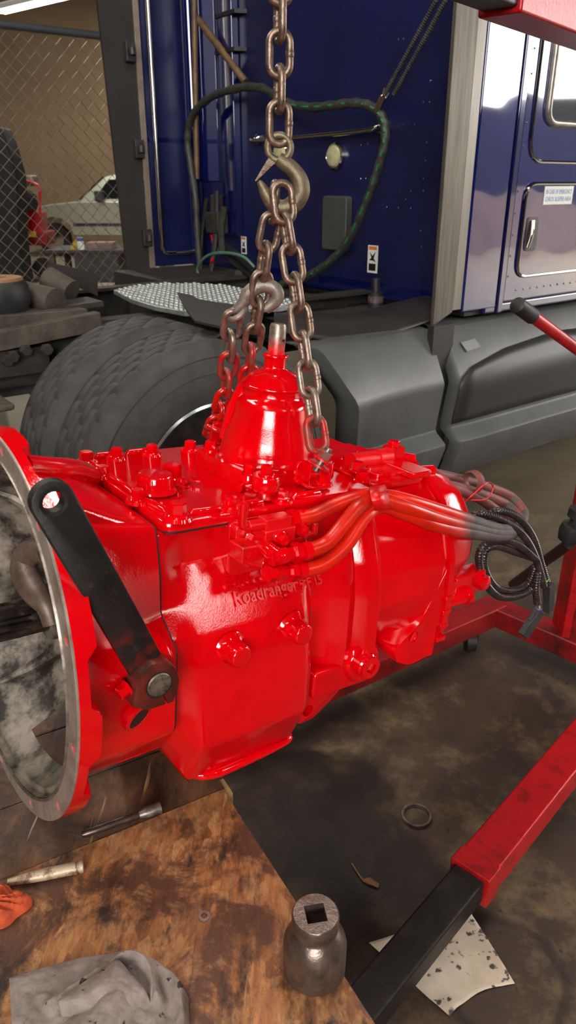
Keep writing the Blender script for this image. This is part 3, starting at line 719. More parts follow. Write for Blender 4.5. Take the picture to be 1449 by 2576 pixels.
part('hose_tie', B().tube([V(*Y(1190, 1212, .0))+V(0, .022*math.cos(a), .022*math.sin(a)) for a in [2*PI*i/16 for i in range(16)]], .004, 6, closed=True, flat=3, ref=(1, 0, 0)), HOSER)
part('wire_tie', B().tube(catmull([Y(1170, 1262, .06), Y(1190, 1245, .07), Y(1225, 1215, .07), Y(1240, 1225, .02), Y(1225, 1255, .05), Y(1185, 1258, .065)], 6), .0018, 6), MREDB)
# corrugated wiring loom
def loom(name, pts, r=.0085, parent=None):
    P = catmull(pts, 14); L = [0]
    for i in range(1, len(P)): L.append(L[-1]+(P[i]-P[i-1]).length)
    out = []; rr = []; n = int(L[-1]/.0016); j = 0
    for i in range(n+1):
        d = L[-1]*i/n
        while j < len(P)-2 and L[j+1] < d: j += 1
        t = (d-L[j])/max(1e-9, L[j+1]-L[j]); out.append(P[j].lerp(P[j+1], t)); rr.append(r*(1.0 if i % 4 < 2 else .8))
    return part(name, B().tube(out, rr, 10), CORR, parent, smooth=60)
W1 = [(1185, 1296, .10), (1215, 1293, .115), (1270, 1312, .125), (1320, 1352, .12), (1350, 1410, .115), (1368, 1475, .11)]
W2 = [(1225, 1300, .07), (1250, 1285, .09), (1300, 1300, .10), (1340, 1350, .10), (1362, 1420, .10), (1376, 1465, .105)]
W3 = [(1350, 1410, .118), (1300, 1368, .12), (1250, 1358, .12), (1212, 1378, .12), (1206, 1420, .118), (1222, 1468, .115), (1255, 1500, .11), (1300, 1500, .11), (1340, 1478, .112), (1352, 1440, .116), (1348, 1480, .12), (1352, 1518, .12)]
W4 = [(1345, 1405, .105), (1295, 1388, .11), (1250, 1374, .112), (1222, 1385, .11), (1218, 1425, .108), (1236, 1465, .105), (1262, 1484, .1), (1300, 1484, .1), (1330, 1466, .1), (1345, 1425, .105)]
for w in (W1, W2, W3, W4): loom('wiring_loom', [Y(*p) for p in w])
def connector(nm, c, d, up, L, w, h):
    d = V(*d).normalized(); c = V(*c); o = B().beam(c, c+d*L*.45, w*.86, h, up).beam(c+d*L*.42, c+d*L, w, h*.9, up)
    s = d.cross(V(*up)).normalized()
    for q in (-1, 1): o.beam(c+d*L*.2+s*w*.5*q, c+d*L*.5+s*w*.5*q, w*.16, h*.5, up)
    return part(nm, o, BLACKP, bevel=.0015)
c1 = V(*Y(1358, 1535, .12)); d1 = (V(*Y(1315, 1600, .12))-c1)
connector('plug_connector', c1, d1, (0, 1, .2), d1.length, .026, .018)
c2 = V(*Y(1380, 1468, .105)); d2 = (V(*Y(1380, 1535, .105))-c2)
connector('plug_connector', c2, d2, (0, 1, .2), d2.length, .024, .02)
part('green_band', B().lathe([(.008, -.002), (.009, -.002), (.009, .002), (.008, .002)], Y(1370, 1457, .107), (0, .2, 1), 14, closed=True), M('lime_band', (120, 220, 60), None, .5))
part('blue_band', B().lathe([(.007, -.002), (.008, -.002), (.008, .002), (.007, .002)], Y(1355, 1530, .12), (.2, .2, 1), 14, closed=True), M('blue_band_plastic', (90, 100, 170), None, .5))
part('yellow_wire', B().tube([Y(1356, 1518, .12), Y(1358, 1535, .122), Y(1357, 1540, .12)], .0022, 6), M('yellow_wire', (214, 160, 50), None, .5))

# clutch release lever
YL = .243
pv = V(*Y(395, 1716, YL)); lt = V(*Y(141, 1268, YL))
lv = part('clutch_lever_clamp', B().prism([(pv.x+x, YL-.028, pv.z+z) for x, z in fillet([(-.036, -.022, .004), (-.016, -.034, .003), (.022, -.034, .003), (.031, -.006, .01), (.02, .024, .01), (-.01, .034, .01), (-.03, .018, .008)], .008)], (0, .034, 0)), CLAMP, bevel=.003)
cut(lv, [(B().box((pv.x-.0015, YL-.04, pv.z-.05), (pv.x+.0015, YL+.02, pv.z-.012), Matrix.Rotation(-.35, 3, 'Y'), pv), FLIP)])
part('cross_shaft_end', B().lathe([(.0165, -.1), (.0165, .0065), (.015, .008), (.0, .008)], (pv.x, YL, pv.z), (0, 1, 0), 26), M('worn_shaft_end', (128, 112, 100), (56, 46, 42), .45, .5, 90, .4, .65, bump=.5, bscale=200), lv)
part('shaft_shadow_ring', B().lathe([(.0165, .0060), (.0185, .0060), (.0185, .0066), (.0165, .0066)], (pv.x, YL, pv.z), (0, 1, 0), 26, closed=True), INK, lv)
bolt(pv+V(-.034, -.012, -.004), (-1, .15, -.35), .95, .2)
d = (lt-pv).normalized(); s = V(d.z, 0, -d.x)
bar = []; w = .0235
for k in range(13):
    a = PI*k/12; bar.append(lt+s*w*math.cos(a)+d*w*math.sin(a))
e = pv+d*.026
bar += [e-s*w*.98, e+s*w*.98]
lb = part('clutch_lever', B().prism([(p.x, YL-.020, p.z) for p in bar], (0, .0135, 0)), BLACKIRON, bevel=.002)
cut(lb, [(B().cyl((lt.x, YL-.05, lt.z), (lt.x, YL+.05, lt.z), .0115, n=24), FLIP)])
part('lever_bush', B().lathe([(.0118, -.002), (.0155, -.002), (.0155, .0012), (.0118, .0)], (lt.x, YL-.0065, lt.z), (0, 1, 0), 28, closed=True), M('worn_bush', (70, 64, 60), (40, 36, 34), .35, .7, 60), lb)
# raised casting letters
TXT = red_paint('red_letter_paint', .2, .1)
SN = V(0, .855, .518)
def on_slope(px, py, lift=.0018):
    n = TR.e2*SN.y+TR.e3*SN.z; return V(*TR.l(hit(px, py, TR.w((0, .136+SN.y*lift, .074+SN.z*lift)), n)))
def tl(s, px, py, size): lettering('raised_lettering', s, size, .0014, TXT, tr, on_slope(px, py), (1, 0, 0), (0, -.518, .855), FLIP, .0006, .8)
tl('Eaton Fuller', 567, 1492, .031)
tl('Roadranger', 591, 1525, .031)
tl('®', 726, 1484, .016)
tl('9 F 15', 756, 1482, .022)

# ------------------------------------------------------------------ lifting chains
PITCHL, WIRE = .0434, .0056
def link_mesh(m):
    b = B(); half = PITCHL/2; w = .0143; P = []
    for k in range(12):
        a = PI*k/11; P.append(V(w*math.cos(a), 0, half-w+WIRE+w*math.sin(a)))
    for k in range(12):
        a = PI+PI*k/11; P.append(V(w*math.cos(a), 0, -half+w-WIRE+w*math.sin(a)))
    b.tube(P, WIRE, 10, closed=True)
    b.tube([V(w, 0, -.004), V(w, 0, -.002), V(w, 0, .002), V(w, 0, .004)], [WIRE*1.0, WIRE*1.13, WIRE*1.13, WIRE*1.0], 10)
    me = mesh('link', b, None, 60); me.materials.append(m); return me
LINKS = {k: link_mesh(m) for k, m in (('s', CHAIN), ('b', CHAINB), ('h', CHAINH), ('r', CHAINR))}
def chain(name, label, pts, kinds, roll=0.0, group=None, first=0):
    P = [Vector(p) for p in pts]
    t = thing(name, label, 'chain', P[-1], group)
    L = [0]
    for i in range(1, len(P)): L.append(L[-1]+(P[i]-P[i-1]).length)
    n = max(1, int(round(L[-1]/PITCHL)))
    def at(d):
        for j in range(len(P)-1):
            if L[j+1] >= d-1e-9: return P[j].lerp(P[j+1], (d-L[j])/(L[j+1]-L[j]))
        return P[-1]
    for i in range(n):
        a, c = at(L[-1]*i/n), at(L[-1]*(i+1)/n); d = (a-c).normalized()
        o = bpy.data.objects.new('link', LINKS[kinds(i/n) if callable(kinds) else kinds]); COL.objects.link(o); o.parent = t
        side = V(1, 0, 0); side = (side-d*side.dot(d)).normalized(); fwd = d.cross(side)
        ang = roll+(PI/2 if (i+first) % 2 else 0)+random.uniform(-.12, .12)
        X = side*math.cos(ang)+fwd*math.sin(ang); Yv = d.cross(X)
        m = Matrix(((X.x, Yv.x, d.x, 0), (X.y, Yv.y, d.y, 0), (X.z, Yv.z, d.z, 0), (0, 0, 0, 1))); m.translation = (a+c)/2-P[-1]
        o.matrix_local = m
    return t
YC = 1.2
ctop = gy(706, -200, YC); ceye = gy(702, 352, YC)
chain('hoist_chain', 'rusty steel hoist chain hanging from the boom above the big hook', [ctop, ceye], 's', .25, first=1)
# main hook
hk = thing('lifting_hook', 'large forged lifting hook with spring latch on the hoist chain', 'hook', gy(705, 540, YC))
def wpart(name, b, m, parent, **k):
    return obj(name, b, m, parent, xf=lambda p: p-parent.location, **k)
ec = gy(702, 372, YC); rr = .0168
wpart('hook_eye', B().tube([ec+V(rr*math.cos(a), .002*math.sin(a), rr*1.0*math.sin(a)) for a in [2*PI*i/28 for i in range(28)]], .0053, 12, closed=True), HOOK, hk)
hp = [(700, 398), (712, 408), (734, 424), (753, 452), (757, 482), (742, 510), (715, 524), (688, 514), (670, 490), (659, 468), (650, 456)]
hr = [.009, .0105, .0112, .0125, .0138, .0136, .0124, .0112, .0096, .0062, .003]
P = catmull([gy(x, y, YC) for x, y in hp], 5)
R = []
for i in range(len(P)):
    t = i/5; j = min(int(t), len(hr)-2); R.append(hr[j]+(hr[j+1]-hr[j])*(t-j))
wpart('hook_body', B().tube(P, R, 16), HOOK, hk)
a, c = gy(679, 410, YC-.008), gy(642, 456, YC-.004); d = (c-a).normalized(); sd = V(d.z, 0, -d.x)
wpart('latch', B().prism([a-sd*.0065-d*.006, a+sd*.0065-d*.004, c+sd*.0012, c-sd*.0012], (0, .004, 0)), CHAIN, hk, bevel=.0008)
wpart('latch_pin', B().cyl(a+V(0, -.004, 0), a+V(0, .018, 0), .0048, n=16).cyl(a+V(0, -.0055, 0), a, .003, n=12), HOOK, hk)
# slings
hb = gy(712, 500, YC-.012)
tR = TR.w(e1_+V(-.006, 0, .012))
hbR = gy(708, 470, YC-.012)
chain('sling_chain', 'rusty sling chain running down from the hook to the near lifting bracket', [hbR, gy(712, 520, YC-.016), gy(735, 655, YC-.02), tR],
      lambda t: 's' if t < .45 else 'b' if t < .8 else 'h', .35)
tL = TR.w(cf+V(-.03, .0, .03))
gk = gy(652, 745, YC+.02)
chain('sling_chain', 'rusty chain through the grab hook, dropping behind the shift tower', [gy(692, 470, YC+.004), gy(686, 545, YC+.008), gy(664, 650, YC+.012), gy(655, 745, YC+.02), gy(640, 830, YC+.035), gy(628, 905, YC+.06), gy(622, 975, YC+.09)],
      lambda t: 's' if t < .7 else 'h' if t < .85 else 'r', .3, first=1)
gt = thing('grab_hook', 'smaller grey grab hook clamped on the left sling chain', 'hook', gy(640, 800, YC+.02))
gp = [(592, 782), (612, 762), (622, 742), (640, 726), (668, 718), (692, 728), (698, 748), (684, 766), (668, 778)]
gr = [.0075, .010, .0115, .0118, .0115, .0115, .0110, .0095, .0085]
P = catmull([gy(x, y, YC+.02) for x, y in gp], 5); R = []
for i in range(len(P)):
    t = i/5; j = min(int(t), len(gr)-2); R.append(gr[j]+(gr[j+1]-gr[j])*(t-j))
wpart('hook_body', B().tube(P, R, 14, flat=.8), HOOKG, gt)
ec = gy(594, 786, YC+.02); rr = .0125
wpart('hook_eye', B().tube([ec+V(rr*1.25*math.cos(a)*.85+.002, rr*.8*math.sin(a), rr*.55*math.cos(a)+rr*.55*math.sin(a)) for a in [2*PI*i/26 for i in range(26)]], .0052, 12, closed=True), HOOKG, gt)
chain('sling_chain', 'short red-painted chain from the grab hook eye down to the far lifting bracket', [gy(586, 790, YC+.02), gy(578, 880, YC+.05), gy(570, 975, YC+.09), gy(548, 1045, YC+.13), gy(532, 1085, YC+.16), tL],
      lambda t: 'b' if t < .2 else 'h' if t < .42 else 'r', .4)

# ------------------------------------------------------------------ work bench
ZT = .60
def wood_mat(name, c1, c2, c3, ang, sc=1.0, grain=60, flake=.55):
    k = N(name)
    g = k.noise(grain, 4, .6, (1, .12, 1, ang))
    c = k.mix(k.ramp(g, .3, .7), lin(c1), lin(c2))
    vo = k.n.new('ShaderNodeTexVoronoi'); vo.inputs['Scale'].default_value = 85*sc; vo.inputs['Randomness'].default_value = 1
    mp = k.n.new('ShaderNodeMapping'); k.link(k.co, mp.inputs[0]); mp.inputs['Scale'].default_value = (1, .4, 1); mp.inputs['Rotation'].default_value = (0, 0, .9); k.link(mp.outputs[0], vo.inputs['Vector'])
    sp_ = k.n.new('ShaderNodeSeparateColor'); k.link(vo.outputs['Color'], sp_.inputs[0])
    c = k.mix(k.math('MULTIPLY', k.ramp(sp_.outputs[0], .3, .95), flake), c, lin((224, 172, 116)))
    c = k.mix(k.math('MULTIPLY', k.ramp(sp_.outputs[1], .6, 1.0), flake), c, lin((120, 72, 42)))
    c = k.mix(k.ramp(k.noise(9*sc, 9, .72, seed=2, dist=.6), .47, .58), c, lin(c3))
    c = k.mix(k.ramp(k.noise(24*sc, 8, .7, (1, .4, 1, .6), seed=5), .54, .66), c, lin((62, 40, 28)))
    c = k.mix(k.ramp(k.noise(6*sc, 8, .7, seed=14), .54, .62), c, lin((48, 31, 25)))
    c = k.mix(k.ramp(k.noise(150, 6, .75, (1, .25, 1, ang), seed=21), .35, .75), k.mix(.5, c, lin((40, 26, 20))), c)
    c = k.mix(k.ramp(k.noise(60, 3, .5, (1, .06, 1, -.9), seed=33), .66, .72), c, lin((206, 160, 112)))
    c = k.mix(k.ramp(k.noise(30, 4, .6, (1, .12, 1, -.25), seed=41), .62, .7), c, lin((58, 36, 26)))
    k.bump(k.math('ADD', k.noise(120, 5, .7), g), .5, .002)
    return k.set(c, .55)
WOOD = wood_mat('oily_particle_board', (208, 140, 82), (156, 94, 52), (102, 64, 42), .5, 1.0, 90)
PLANK = wood_mat('worn_plank', (136, 94, 62), (104, 70, 48), (74, 52, 40), 1.0, .6, 40, .1)
A0 = gz(561, 1983, ZT); B0 = gz(946, 2576, ZT)
bx = (B0-A0).normalized(); by = V(0, 0, 1).cross(bx); by = by if by.x < 0 else -by     # bx towards the camera, by to the left
BF = lambda s, t, z: A0+bx*s+by*t+V(0, 0, z-ZT)
bench = thing('work_bench', 'low oil-stained wooden work bench under the transmission', 'bench', BF(.3, .5, 0))
def bpart(n, b, m, **k): return obj(n, b, m, bench, xf=lambda p: p-bench.location, **k)
def slab(s0, s1, t0, t1, z0, z1): return B().add([BF(s, t, z) for s in (s0, s1) for t in (t0, t1) for z in (z0, z1)], [(0, 1, 3, 2), (4, 6, 7, 5), (0, 4, 5, 1), (2, 3, 7, 6), (0, 2, 6, 4), (1, 5, 7, 3)])
bpart('bench_sheet', slab(0, .75, 0, 1.1, ZT-.02, ZT), WOOD, bevel=.002)
bpart('plank', slab(-.135, -.0015, -.004, 1.1, ZT-.024, ZT-.002), PLANK, bevel=.002)
bpart('plank', slab(-.28, -.138, .03, 1.1, ZT-.026, ZT-.004), PLANK, bevel=.002)
bpart('plank', slab(-.43, -.283, .03, 1.1, ZT-.026, ZT-.003), PLANK, bevel=.002)
PALE = M('pale_pine', (188, 156, 104), (160, 124, 80), .7, 0, 12, stretch=(6, 6, 1), bump=.2)
bpart('batten', slab(-.025, .012, -.012, .0, ZT-.06, ZT-.005), PALE, bevel=.001)
for s in (-.36, .68):
    for t_ in (.06, 1.02): bpart('leg', slab(s, s+.06, t_, t_+.06, 0, ZT-.026), PLANK, bevel=.002)
bpart('apron', slab(-.36, .72, .07, .1, ZT-.12, ZT-.027), PLANK)
# things on the bench
def on(px, py): return gz(px, py, ZT)
c = on(791, 2432)
k = thing('impact_socket', 'large dark steel impact socket standing on the bench corner', 'socket', c)
SOCK = M('oily_black_steel', (128, 112, 104), (84, 72, 67), .3, .75, 40, .4, .7, bump=.25, bscale=200)
so = obj('socket_body', B().lathe([(.036, 0), (.0385, .002), (.0392, .046), (.038, .052), (.031, .066), (.0275, .07), (.0262, .072), (.0262, .076), (.0285, .078), (.0288, .095), (.027, .0975), (.0, .0975)], (0, 0, 0), (0, 0, 1), 56), SOCK, k, smooth=35)
cut(so, [(B().box((-.0122, -.0122, .06), (.0122, .0122, .12), Matrix.Rotation(.18, 3, 'Z')),)])
so.location = (0, 0, 0)
a, b_ = on(207, 2110), on(405, 2041)
a.z = b_.z = ZT+.008; d = (b_-a).normalized(); L = (b_-a).length
k = thing('socket_extension', 'slim oily steel socket extension bar lying on the plank edge', 'tool', a.copy())
EXT = M('oily_extension_steel', (112, 96, 90), (60, 38, 36), .32, .8, 30, .4, .65)
obj('bar', B().lathe([(.004, 0), (.006, .004), (.0058, L*.25), (.0058, L*.76)], (0, 0, 0), d, 20), EXT, k)
obj('socket_end', B().lathe([(.0058, L*.72), (.0085, L*.8), (.009, L*.82), (.009, L), (.0065, L)], (0, 0, 0), d, 24), STEEL, k)
obj('drive_end', B().cyl(d*(L-.0005), d*(L+.0006), .0055, n=4), INK, k)
a, b_ = on(22, 2230), on(211, 2190); a.z = b_.z = ZT+.0085; d = (b_-a).normalized(); L = (b_-a).length
k = thing('alignment_punch', 'scratched pale tapered metal punch lying beside the orange rag', 'tool', a.copy())
obj('punch_body', B().lathe([(.0045, 0), (.0075, L*.25), (.0085, L*.5), (.0085, L*.92), (.007, L*.925), (.007, L*.94), (.0087, L*.945), (.0085, L), (.0, L)], (0, 0, 0), d, 20), M('scratched_pale_paint', (188, 168, 142), (120, 92, 74), .45, .3, 60, .5, .62), k)
obj('punch_collar', B().lathe([(.0085, L*.9), (.0092, L*.905), (.0092, L*.915), (.0085, L*.92)], (0, 0, 0), d, 20, closed=True), STEEL, k)
c = on(514, 2307)
tag(obj('washer', B().lathe([(.0042, 0), (.0078, 0), (.0078, .003), (.0042, .003)], c, (0, 0, 1), 28, closed=True), STEEL, smooth=30), 'small dark steel washer lying flat on the bench', 'washer')
def hsh(x, y, s=0):
    v = math.sin(x*127.1+y*311.7+s*74.7)*43758.5453; return v-math.floor(v)
def vn(x, y, s=0):
    xi, yi = math.floor(x), math.floor(y); fx, fy = x-xi, y-yi; fx = fx*fx*(3-2*fx); fy = fy*fy*(3-2*fy)
    return (hsh(xi, yi, s)*(1-fx)+hsh(xi+1, yi, s)*fx)*(1-fy)+(hsh(xi, yi+1, s)*(1-fx)+hsh(xi+1, yi+1, s)*fx)*fy
def fbm(x, y, s=0): return vn(x, y, s)*.55+vn(x*2.1, y*2.1, s+1)*.28+vn(x*4.3, y*4.3, s+2)*.17
def sdseg(p, a, b):
    ab = (b[0]-a[0], b[1]-a[1]); ap = (p[0]-a[0], p[1]-a[1]); t = max(0, min(1, (ap[0]*ab[0]+ap[1]*ab[1])/(ab[0]**2+ab[1]**2+1e-9)))
    return math.hypot(ap[0]-ab[0]*t, ap[1]-ab[1]*t)
RAG = N('grey_shop_towel')
cc = RAG.mix(RAG.ramp(RAG.noise(30, 6, .7), .35, .7), lin((158, 144, 138)), lin((112, 98, 93)))
cc = RAG.mix(RAG.ramp(RAG.noise(70, 3, .5, seed=4), .66, .7), cc, lin((46, 38, 36)))
RAG.bump(RAG.noise(260, 4, .7, (1, 6, 1, .3)), .5, .001); RAG.set(cc, .9)
def cloth(outline, hf, n=70, thick=.0012):
    """sheet over a pixel outline given as top and bottom edge curves"""
    T, Bt = outline; b = B(); vs = []
    def ev(c, s):
        f = s*(len(c)-1); i = min(int(f), len(c)-2); t = f-i; return (c[i][0]*(1-t)+c[i+1][0]*t, c[i][1]*(1-t)+c[i+1][1]*t)
    P = {}
    for j in range(n+1):
        for i in range(n+1):
            s, t = i/n, j/n; p, q = ev(T, s), ev(Bt, s); px, py = p[0]*(1-t)+q[0]*t, p[1]*(1-t)+q[1]*t
            w = on(px, py); w.z = ZT+.0015+hf(px, py, s, t); vs.append(w)
    m = len(vs); fs = []
    for j in range(n):
        for i in range(n): a = j*(n+1)+i; fs.append((a, a+1, a+n+2, a+n+1))
    return B().add(vs, fs)
def ridge(px, py, segs, r):
    d = min(sdseg((px, py), segs[i], segs[i+1]) for i in range(len(segs)-1)); return math.exp(-(d/r)**2)
def h1(px, py, s, t):
    h = .009*fbm(px/55, py/55, 3)+.004*fbm(px/22, py/22, 8)
    h += .016*ridge(px, py, [(300, 2412), (390, 2425), (450, 2480), (470, 2600)], 22)
    h += .012*ridge(px, py, [(130, 2545), (200, 2500), (275, 2450)], 14)
    h += .02*ridge(px, py, [(345, 2440), (385, 2475), (400, 2540)], 16)
    h += .03*ridge(px, py, [(300, 2560), (230, 2640)], 70)
    h -= .004*ridge(px, py, [(340, 2450), (365, 2500), (360, 2540)], 12)
    e = min(s, 1-s, t)*8; return max(.0005, h*min(1, .25+e))
def smoothc(c, n=6):
    return [(p.x, p.y) for p in catmull([V(x, y, 0) for x, y in c], n)]
top = smoothc([(24, 2464), (80, 2446), (140, 2430), (200, 2414), (260, 2405), (335, 2403), (395, 2425), (450, 2472), (476, 2520)])
bot = smoothc([(34, 2640), (80, 2655), (140, 2665), (200, 2670), (260, 2680), (335, 2680), (395, 2680), (450, 2680), (482, 2660)])
rg = thing('shop_towel', 'crumpled dirty grey shop towel at the front of the bench', 'towel', on(260, 2520))
def rpart(n, b, m, **k):
    o = obj(n, b, m, rg, xf=lambda p: p-rg.location, **k); sd = o.modifiers.new('thickness', 'SOLIDIFY'); sd.thickness = .0016; return o
rpart('towel_sheet', cloth((top, bot), h1), RAG.m, smooth=80)
def h2(px, py, s, t): return .012+.026*math.sin(PI*min(1, t*1.1+.08))*(.55+.45*math.sin(PI*s))+.004*fbm(px/40, py/40, 5)+.003*fbm(px/14, py/14, 6)-.012*t
f_top = smoothc([(150, 2545), (215, 2500), (270, 2465), (298, 2444), (328, 2470), (360, 2508)])
f_bot = smoothc([(160, 2590), (215, 2640), (260, 2650), (300, 2650), (350, 2640), (400, 2580)])
rpart('towel_fold', cloth((f_top, f_bot), h2, 40), RAG.m, smooth=80)
def h3(px, py, s, t): return .004+.03*math.sin(PI*t)*(.4+.6*math.sin(PI*s))+.003*fbm(px/20, py/20, 9)
rpart('towel_fold', cloth((smoothc([(262, 2452), (300, 2430), (345, 2428), (385, 2450), (402, 2500), (400, 2560)]), smoothc([(280, 2470), (310, 2448), (340, 2452), (362, 2475), (372, 2510), (368, 2560)])), h3, 36), RAG.m, smooth=80)
# orange rag: crumpled lump
ob = B(); n, m2 = 48, 30; cen = on(8, 2290)+V(-.004, 0, 0); vs = []
for j in range(m2+1):
    th = PI/2*j/m2*1.0
    for i in range(n):
        a = 2*PI*i/n; r = .034*(math.cos(th))*(1+.16*math.sin(a*3+1)+.1*math.sin(a*5)); fold = abs(math.sin(a*4+th*5+1.7*math.sin(a*2)))
        vs.append(cen+V(r*math.cos(a), r*.95*math.sin(a), .001+.030*math.sin(th)*(.65+.35*fold)-.012*max(0, math.sin(th)-.8)*4*abs(math.sin(a))))
ob.add(vs, [(j*n+i, j*n+(i+1) % n, (j+1)*n+(i+1) % n, (j+1)*n+i) for j in range(m2) for i in range(n)]+[tuple(range(n))[::-1]])
tag(obj('orange_rag', ob, M('orange_rag_cloth', (204, 84, 40), (160, 58, 28), .8, 0, 60, bump=.5, bscale=160), smooth=70), 'crumpled orange rag at the left edge of the bench', 'rag')

# ------------------------------------------------------------------ engine hoist
ho = thing('engine_hoist', 'red steel engine hoist with black telescoping leg and overhead boom', 'hoist', gz(1450, 1620, 0))
def hpart(n, b, m, parent=None, **k): 
    return obj(n, b, m, parent or ho, xf=lambda p: p-ho.location, **k)
zt = .16; H_ = .075
la, lb_ = (gz(1376, 1880, zt)+gz(1449, 1947, zt))/2, (gz(1149, 2168, zt)+gz(1216, 2211, zt))/2
wleg = .088
dl = (la-lb_).normalized(); near0 = lb_; near1 = la+dl*.55
off = V(0, 0, -H_/2)
hpart('outer_leg', B().beam(near1+off, near0+off, wleg, H_), HOISTR, bevel=.006, seg=3)
hpart('leg_extension', B().beam(near0+dl*.3+off, near0-dl*.75+off, wleg-.016, H_-.014), HOISTB, bevel=.006, seg=3)
hpart('end_lip', B().beam(near0+dl*.05+off, near0-dl*.001+off, wleg+.006, H_+.006), HOISTR, bevel=.004)
fa = (gz(1258, 1528, zt)+gz(1225, 1500, zt))/2; fb = (gz(1080, 1604, zt)+gz(1050, 1575, zt))/2
df = (fb-fa).normalized()
hpart('outer_leg', B().beam(fa-df*.02+off, fa+df*1.15+off, wleg, H_), HOISTD, bevel=.006, seg=3)
cr1 = gz(1449, 1600, zt); cr0 = gz(1262, 1520, zt); dc = (cr1-cr0).normalized()
hpart('base_crossbar', B().beam(cr0-dc*.03+off, cr0+dc*.78+off, .085, H_-.004), HOISTD, bevel=.006, seg=3)
mb = gz(1432, 1588, zt-.01); mt = V(mb.x+.02, mb.y+.05, 1.86)
hpart('mast', B().beam(mb, mt, .085, .1, (0, 1, 0)), HOISTR, bevel=.006, seg=3)
hpart('mast_gusset', B().prism([mb+V(-.02, -.05, 0), mb+dc*.22+V(0, -.05, 0), mb+V(0, -.05, .45)], (0, .006, 0)), HOISTD)
kb = gz(1438, 1335, .62)
hpart('rubber_bumper', B().lathe([(.014, -.035), (.03, -.028), (.034, 0), (.03, .02), (.014, .024), (.014, .04), (.025, .045), (.025, .07)], kb, (.1, -.1, 1), 28), BLACK)
hpart('bumper_arm', B().beam(kb+V(.03, 0, .03), V(mb.x, mb.y, kb.z+.03), .03, .04), HOISTR, bevel=.004)
hpart('support_rod', B().cyl(kb+V(0, 0, -.04), gz(1290, 1470, .2), .016, n=12), HOISTB)
for p in (fa+df*.1, fa+df*1.05, cr0+dc*.7, near0-dl*.68):
    c = V(p.x, p.y, .04); w_ = hpart('caster', B().cyl(c+V(-.016, 0, 0), c+V(.016, 0, 0), .04, n=24), BLACK)
    hpart('caster_fork', B().box((c.x-.024, c.y-.02, .04), (c.x-.018, c.y+.02, .09)).box((c.x+.018, c.y-.02, .04), (c.x+.024, c.y+.02, .09)).box((c.x-.024, c.y-.02, .084), (c.x+.024, c.y+.02, .09)), HOISTB, w_)
hookp = ctop.copy()
bs = gy(1449, 38, 1.92); be = V(hookp.x+.02, hookp.y+.03, 1.835)
db = (be-bs).normalized()
b1 = gy(1262, -42, 1.64); 
db = (b1-bs).normalized()
hpart('boom', B().beam(bs-db*.35, b1, .09, .1), HOISTR, bevel=.006, seg=3)
hpart('boom_extension', B().beam(b1-db*.2, b1+db*.62, .072, .082), HOISTB, bevel=.006, seg=3)
ja, jb = gy(1302, 768, 1.5), gy(1500, 914, 1.72); dj = (jb-ja).normalized()
hpart('jack_handle', B().cyl(ja, jb+dj*.15, .0125, n=16), HOISTR)
hpart('handle_grip', B().tube([ja-dj*.006, ja-dj*.002, ja+dj*.062, ja+dj*.066], [.011, .016, .0165, .014], 18), BLACK)
hpart('jack_cylinder', B().cyl(mb+V(.12, -.03, .3), bs-db*.2, .032, n=20), HOISTR)
# floor things
c = gz(1047, 2057, 0)
tag(obj('steel_ring', B().lathe([(.033, 0), (.0385, 0), (.0385, .011), (.033, .011)], c, (0, 0, 1), 48, closed=True), STEEL, smooth=30), 'plain steel ring lying on the stained concrete floor', 'ring')
PAP = N('oil_spotted_paper')
pc = PAP.mix(PAP.ramp(PAP.noise(6, 6, .6), .4, .7), lin((214, 196, 176)), lin((178, 158, 138)))
pc = PAP.mix(PAP.ramp(PAP.noise(48, 3, .5, seed=6), .58, .64), pc, lin((74, 66, 62)))
PAP.bump(PAP.noise(40, 4), .2); PAP.set(pc, .8)
q = [gz(928, 2376, .0), gz(1150, 2250, .0), gz(1186, 2304, .0), gz(1294, 2478, .0), gz(1195, 2500, 0), gz(1130, 2562, .0), gz(1046, 2470, .0)]
b = B(); n = 26; vs = []
for j in range(n+1):
    for i in range(n+1):
        s, t_ = i/n, j/n
        p = q[0].lerp(q[1].lerp(q[2], .8), s).lerp(q[5].lerp(q[3], s)+(q[4]-q[5].lerp(q[3], .45))*math.sin(PI*s)*.8, t_)
        h = .003+.006*fbm(s*4, t_*4, 2)+.008*math.exp(-((s-.12)**2+(t_-.95)**2)/.01)+.01*max(0, s-.85)
        vs.append(p+V(0, 0, h))
b.add(vs, [(j*(n+1)+i, j*(n+1)+i+1, (j+1)*(n+1)+i+1, (j+1)*(n+1)+i) for j in range(n) for i in range(n)])
po = tag(obj('paper_towel', b, PAP.m, smooth=60), 'cream paper towel spotted with oil under the black hoist leg', 'paper')
po.modifiers.new('thickness', 'SOLIDIFY').thickness = .0012
LEAF = M('dry_leaf', (150, 104, 62), (110, 72, 42), .7, 0, 30)
p0, p1, p2 = gz(885, 2172, .004), gz(915, 2215, .008), gz(950, 2230, .004)
lf = B().tube(catmull([p0, p1, p2], 5), .002, 6)
lf.add([p1+V(0, .004, 0), p1+V(.014, .004, .006), p2+V(.004, .004, .004), p2+V(0, -.006, .002), p1+V(.01, -.01, .004)], [(0, 1, 2, 3, 4)])
tag(obj('dry_leaf', lf, LEAF), 'small curled dry brown leaf stem on the oily floor', 'leaf')

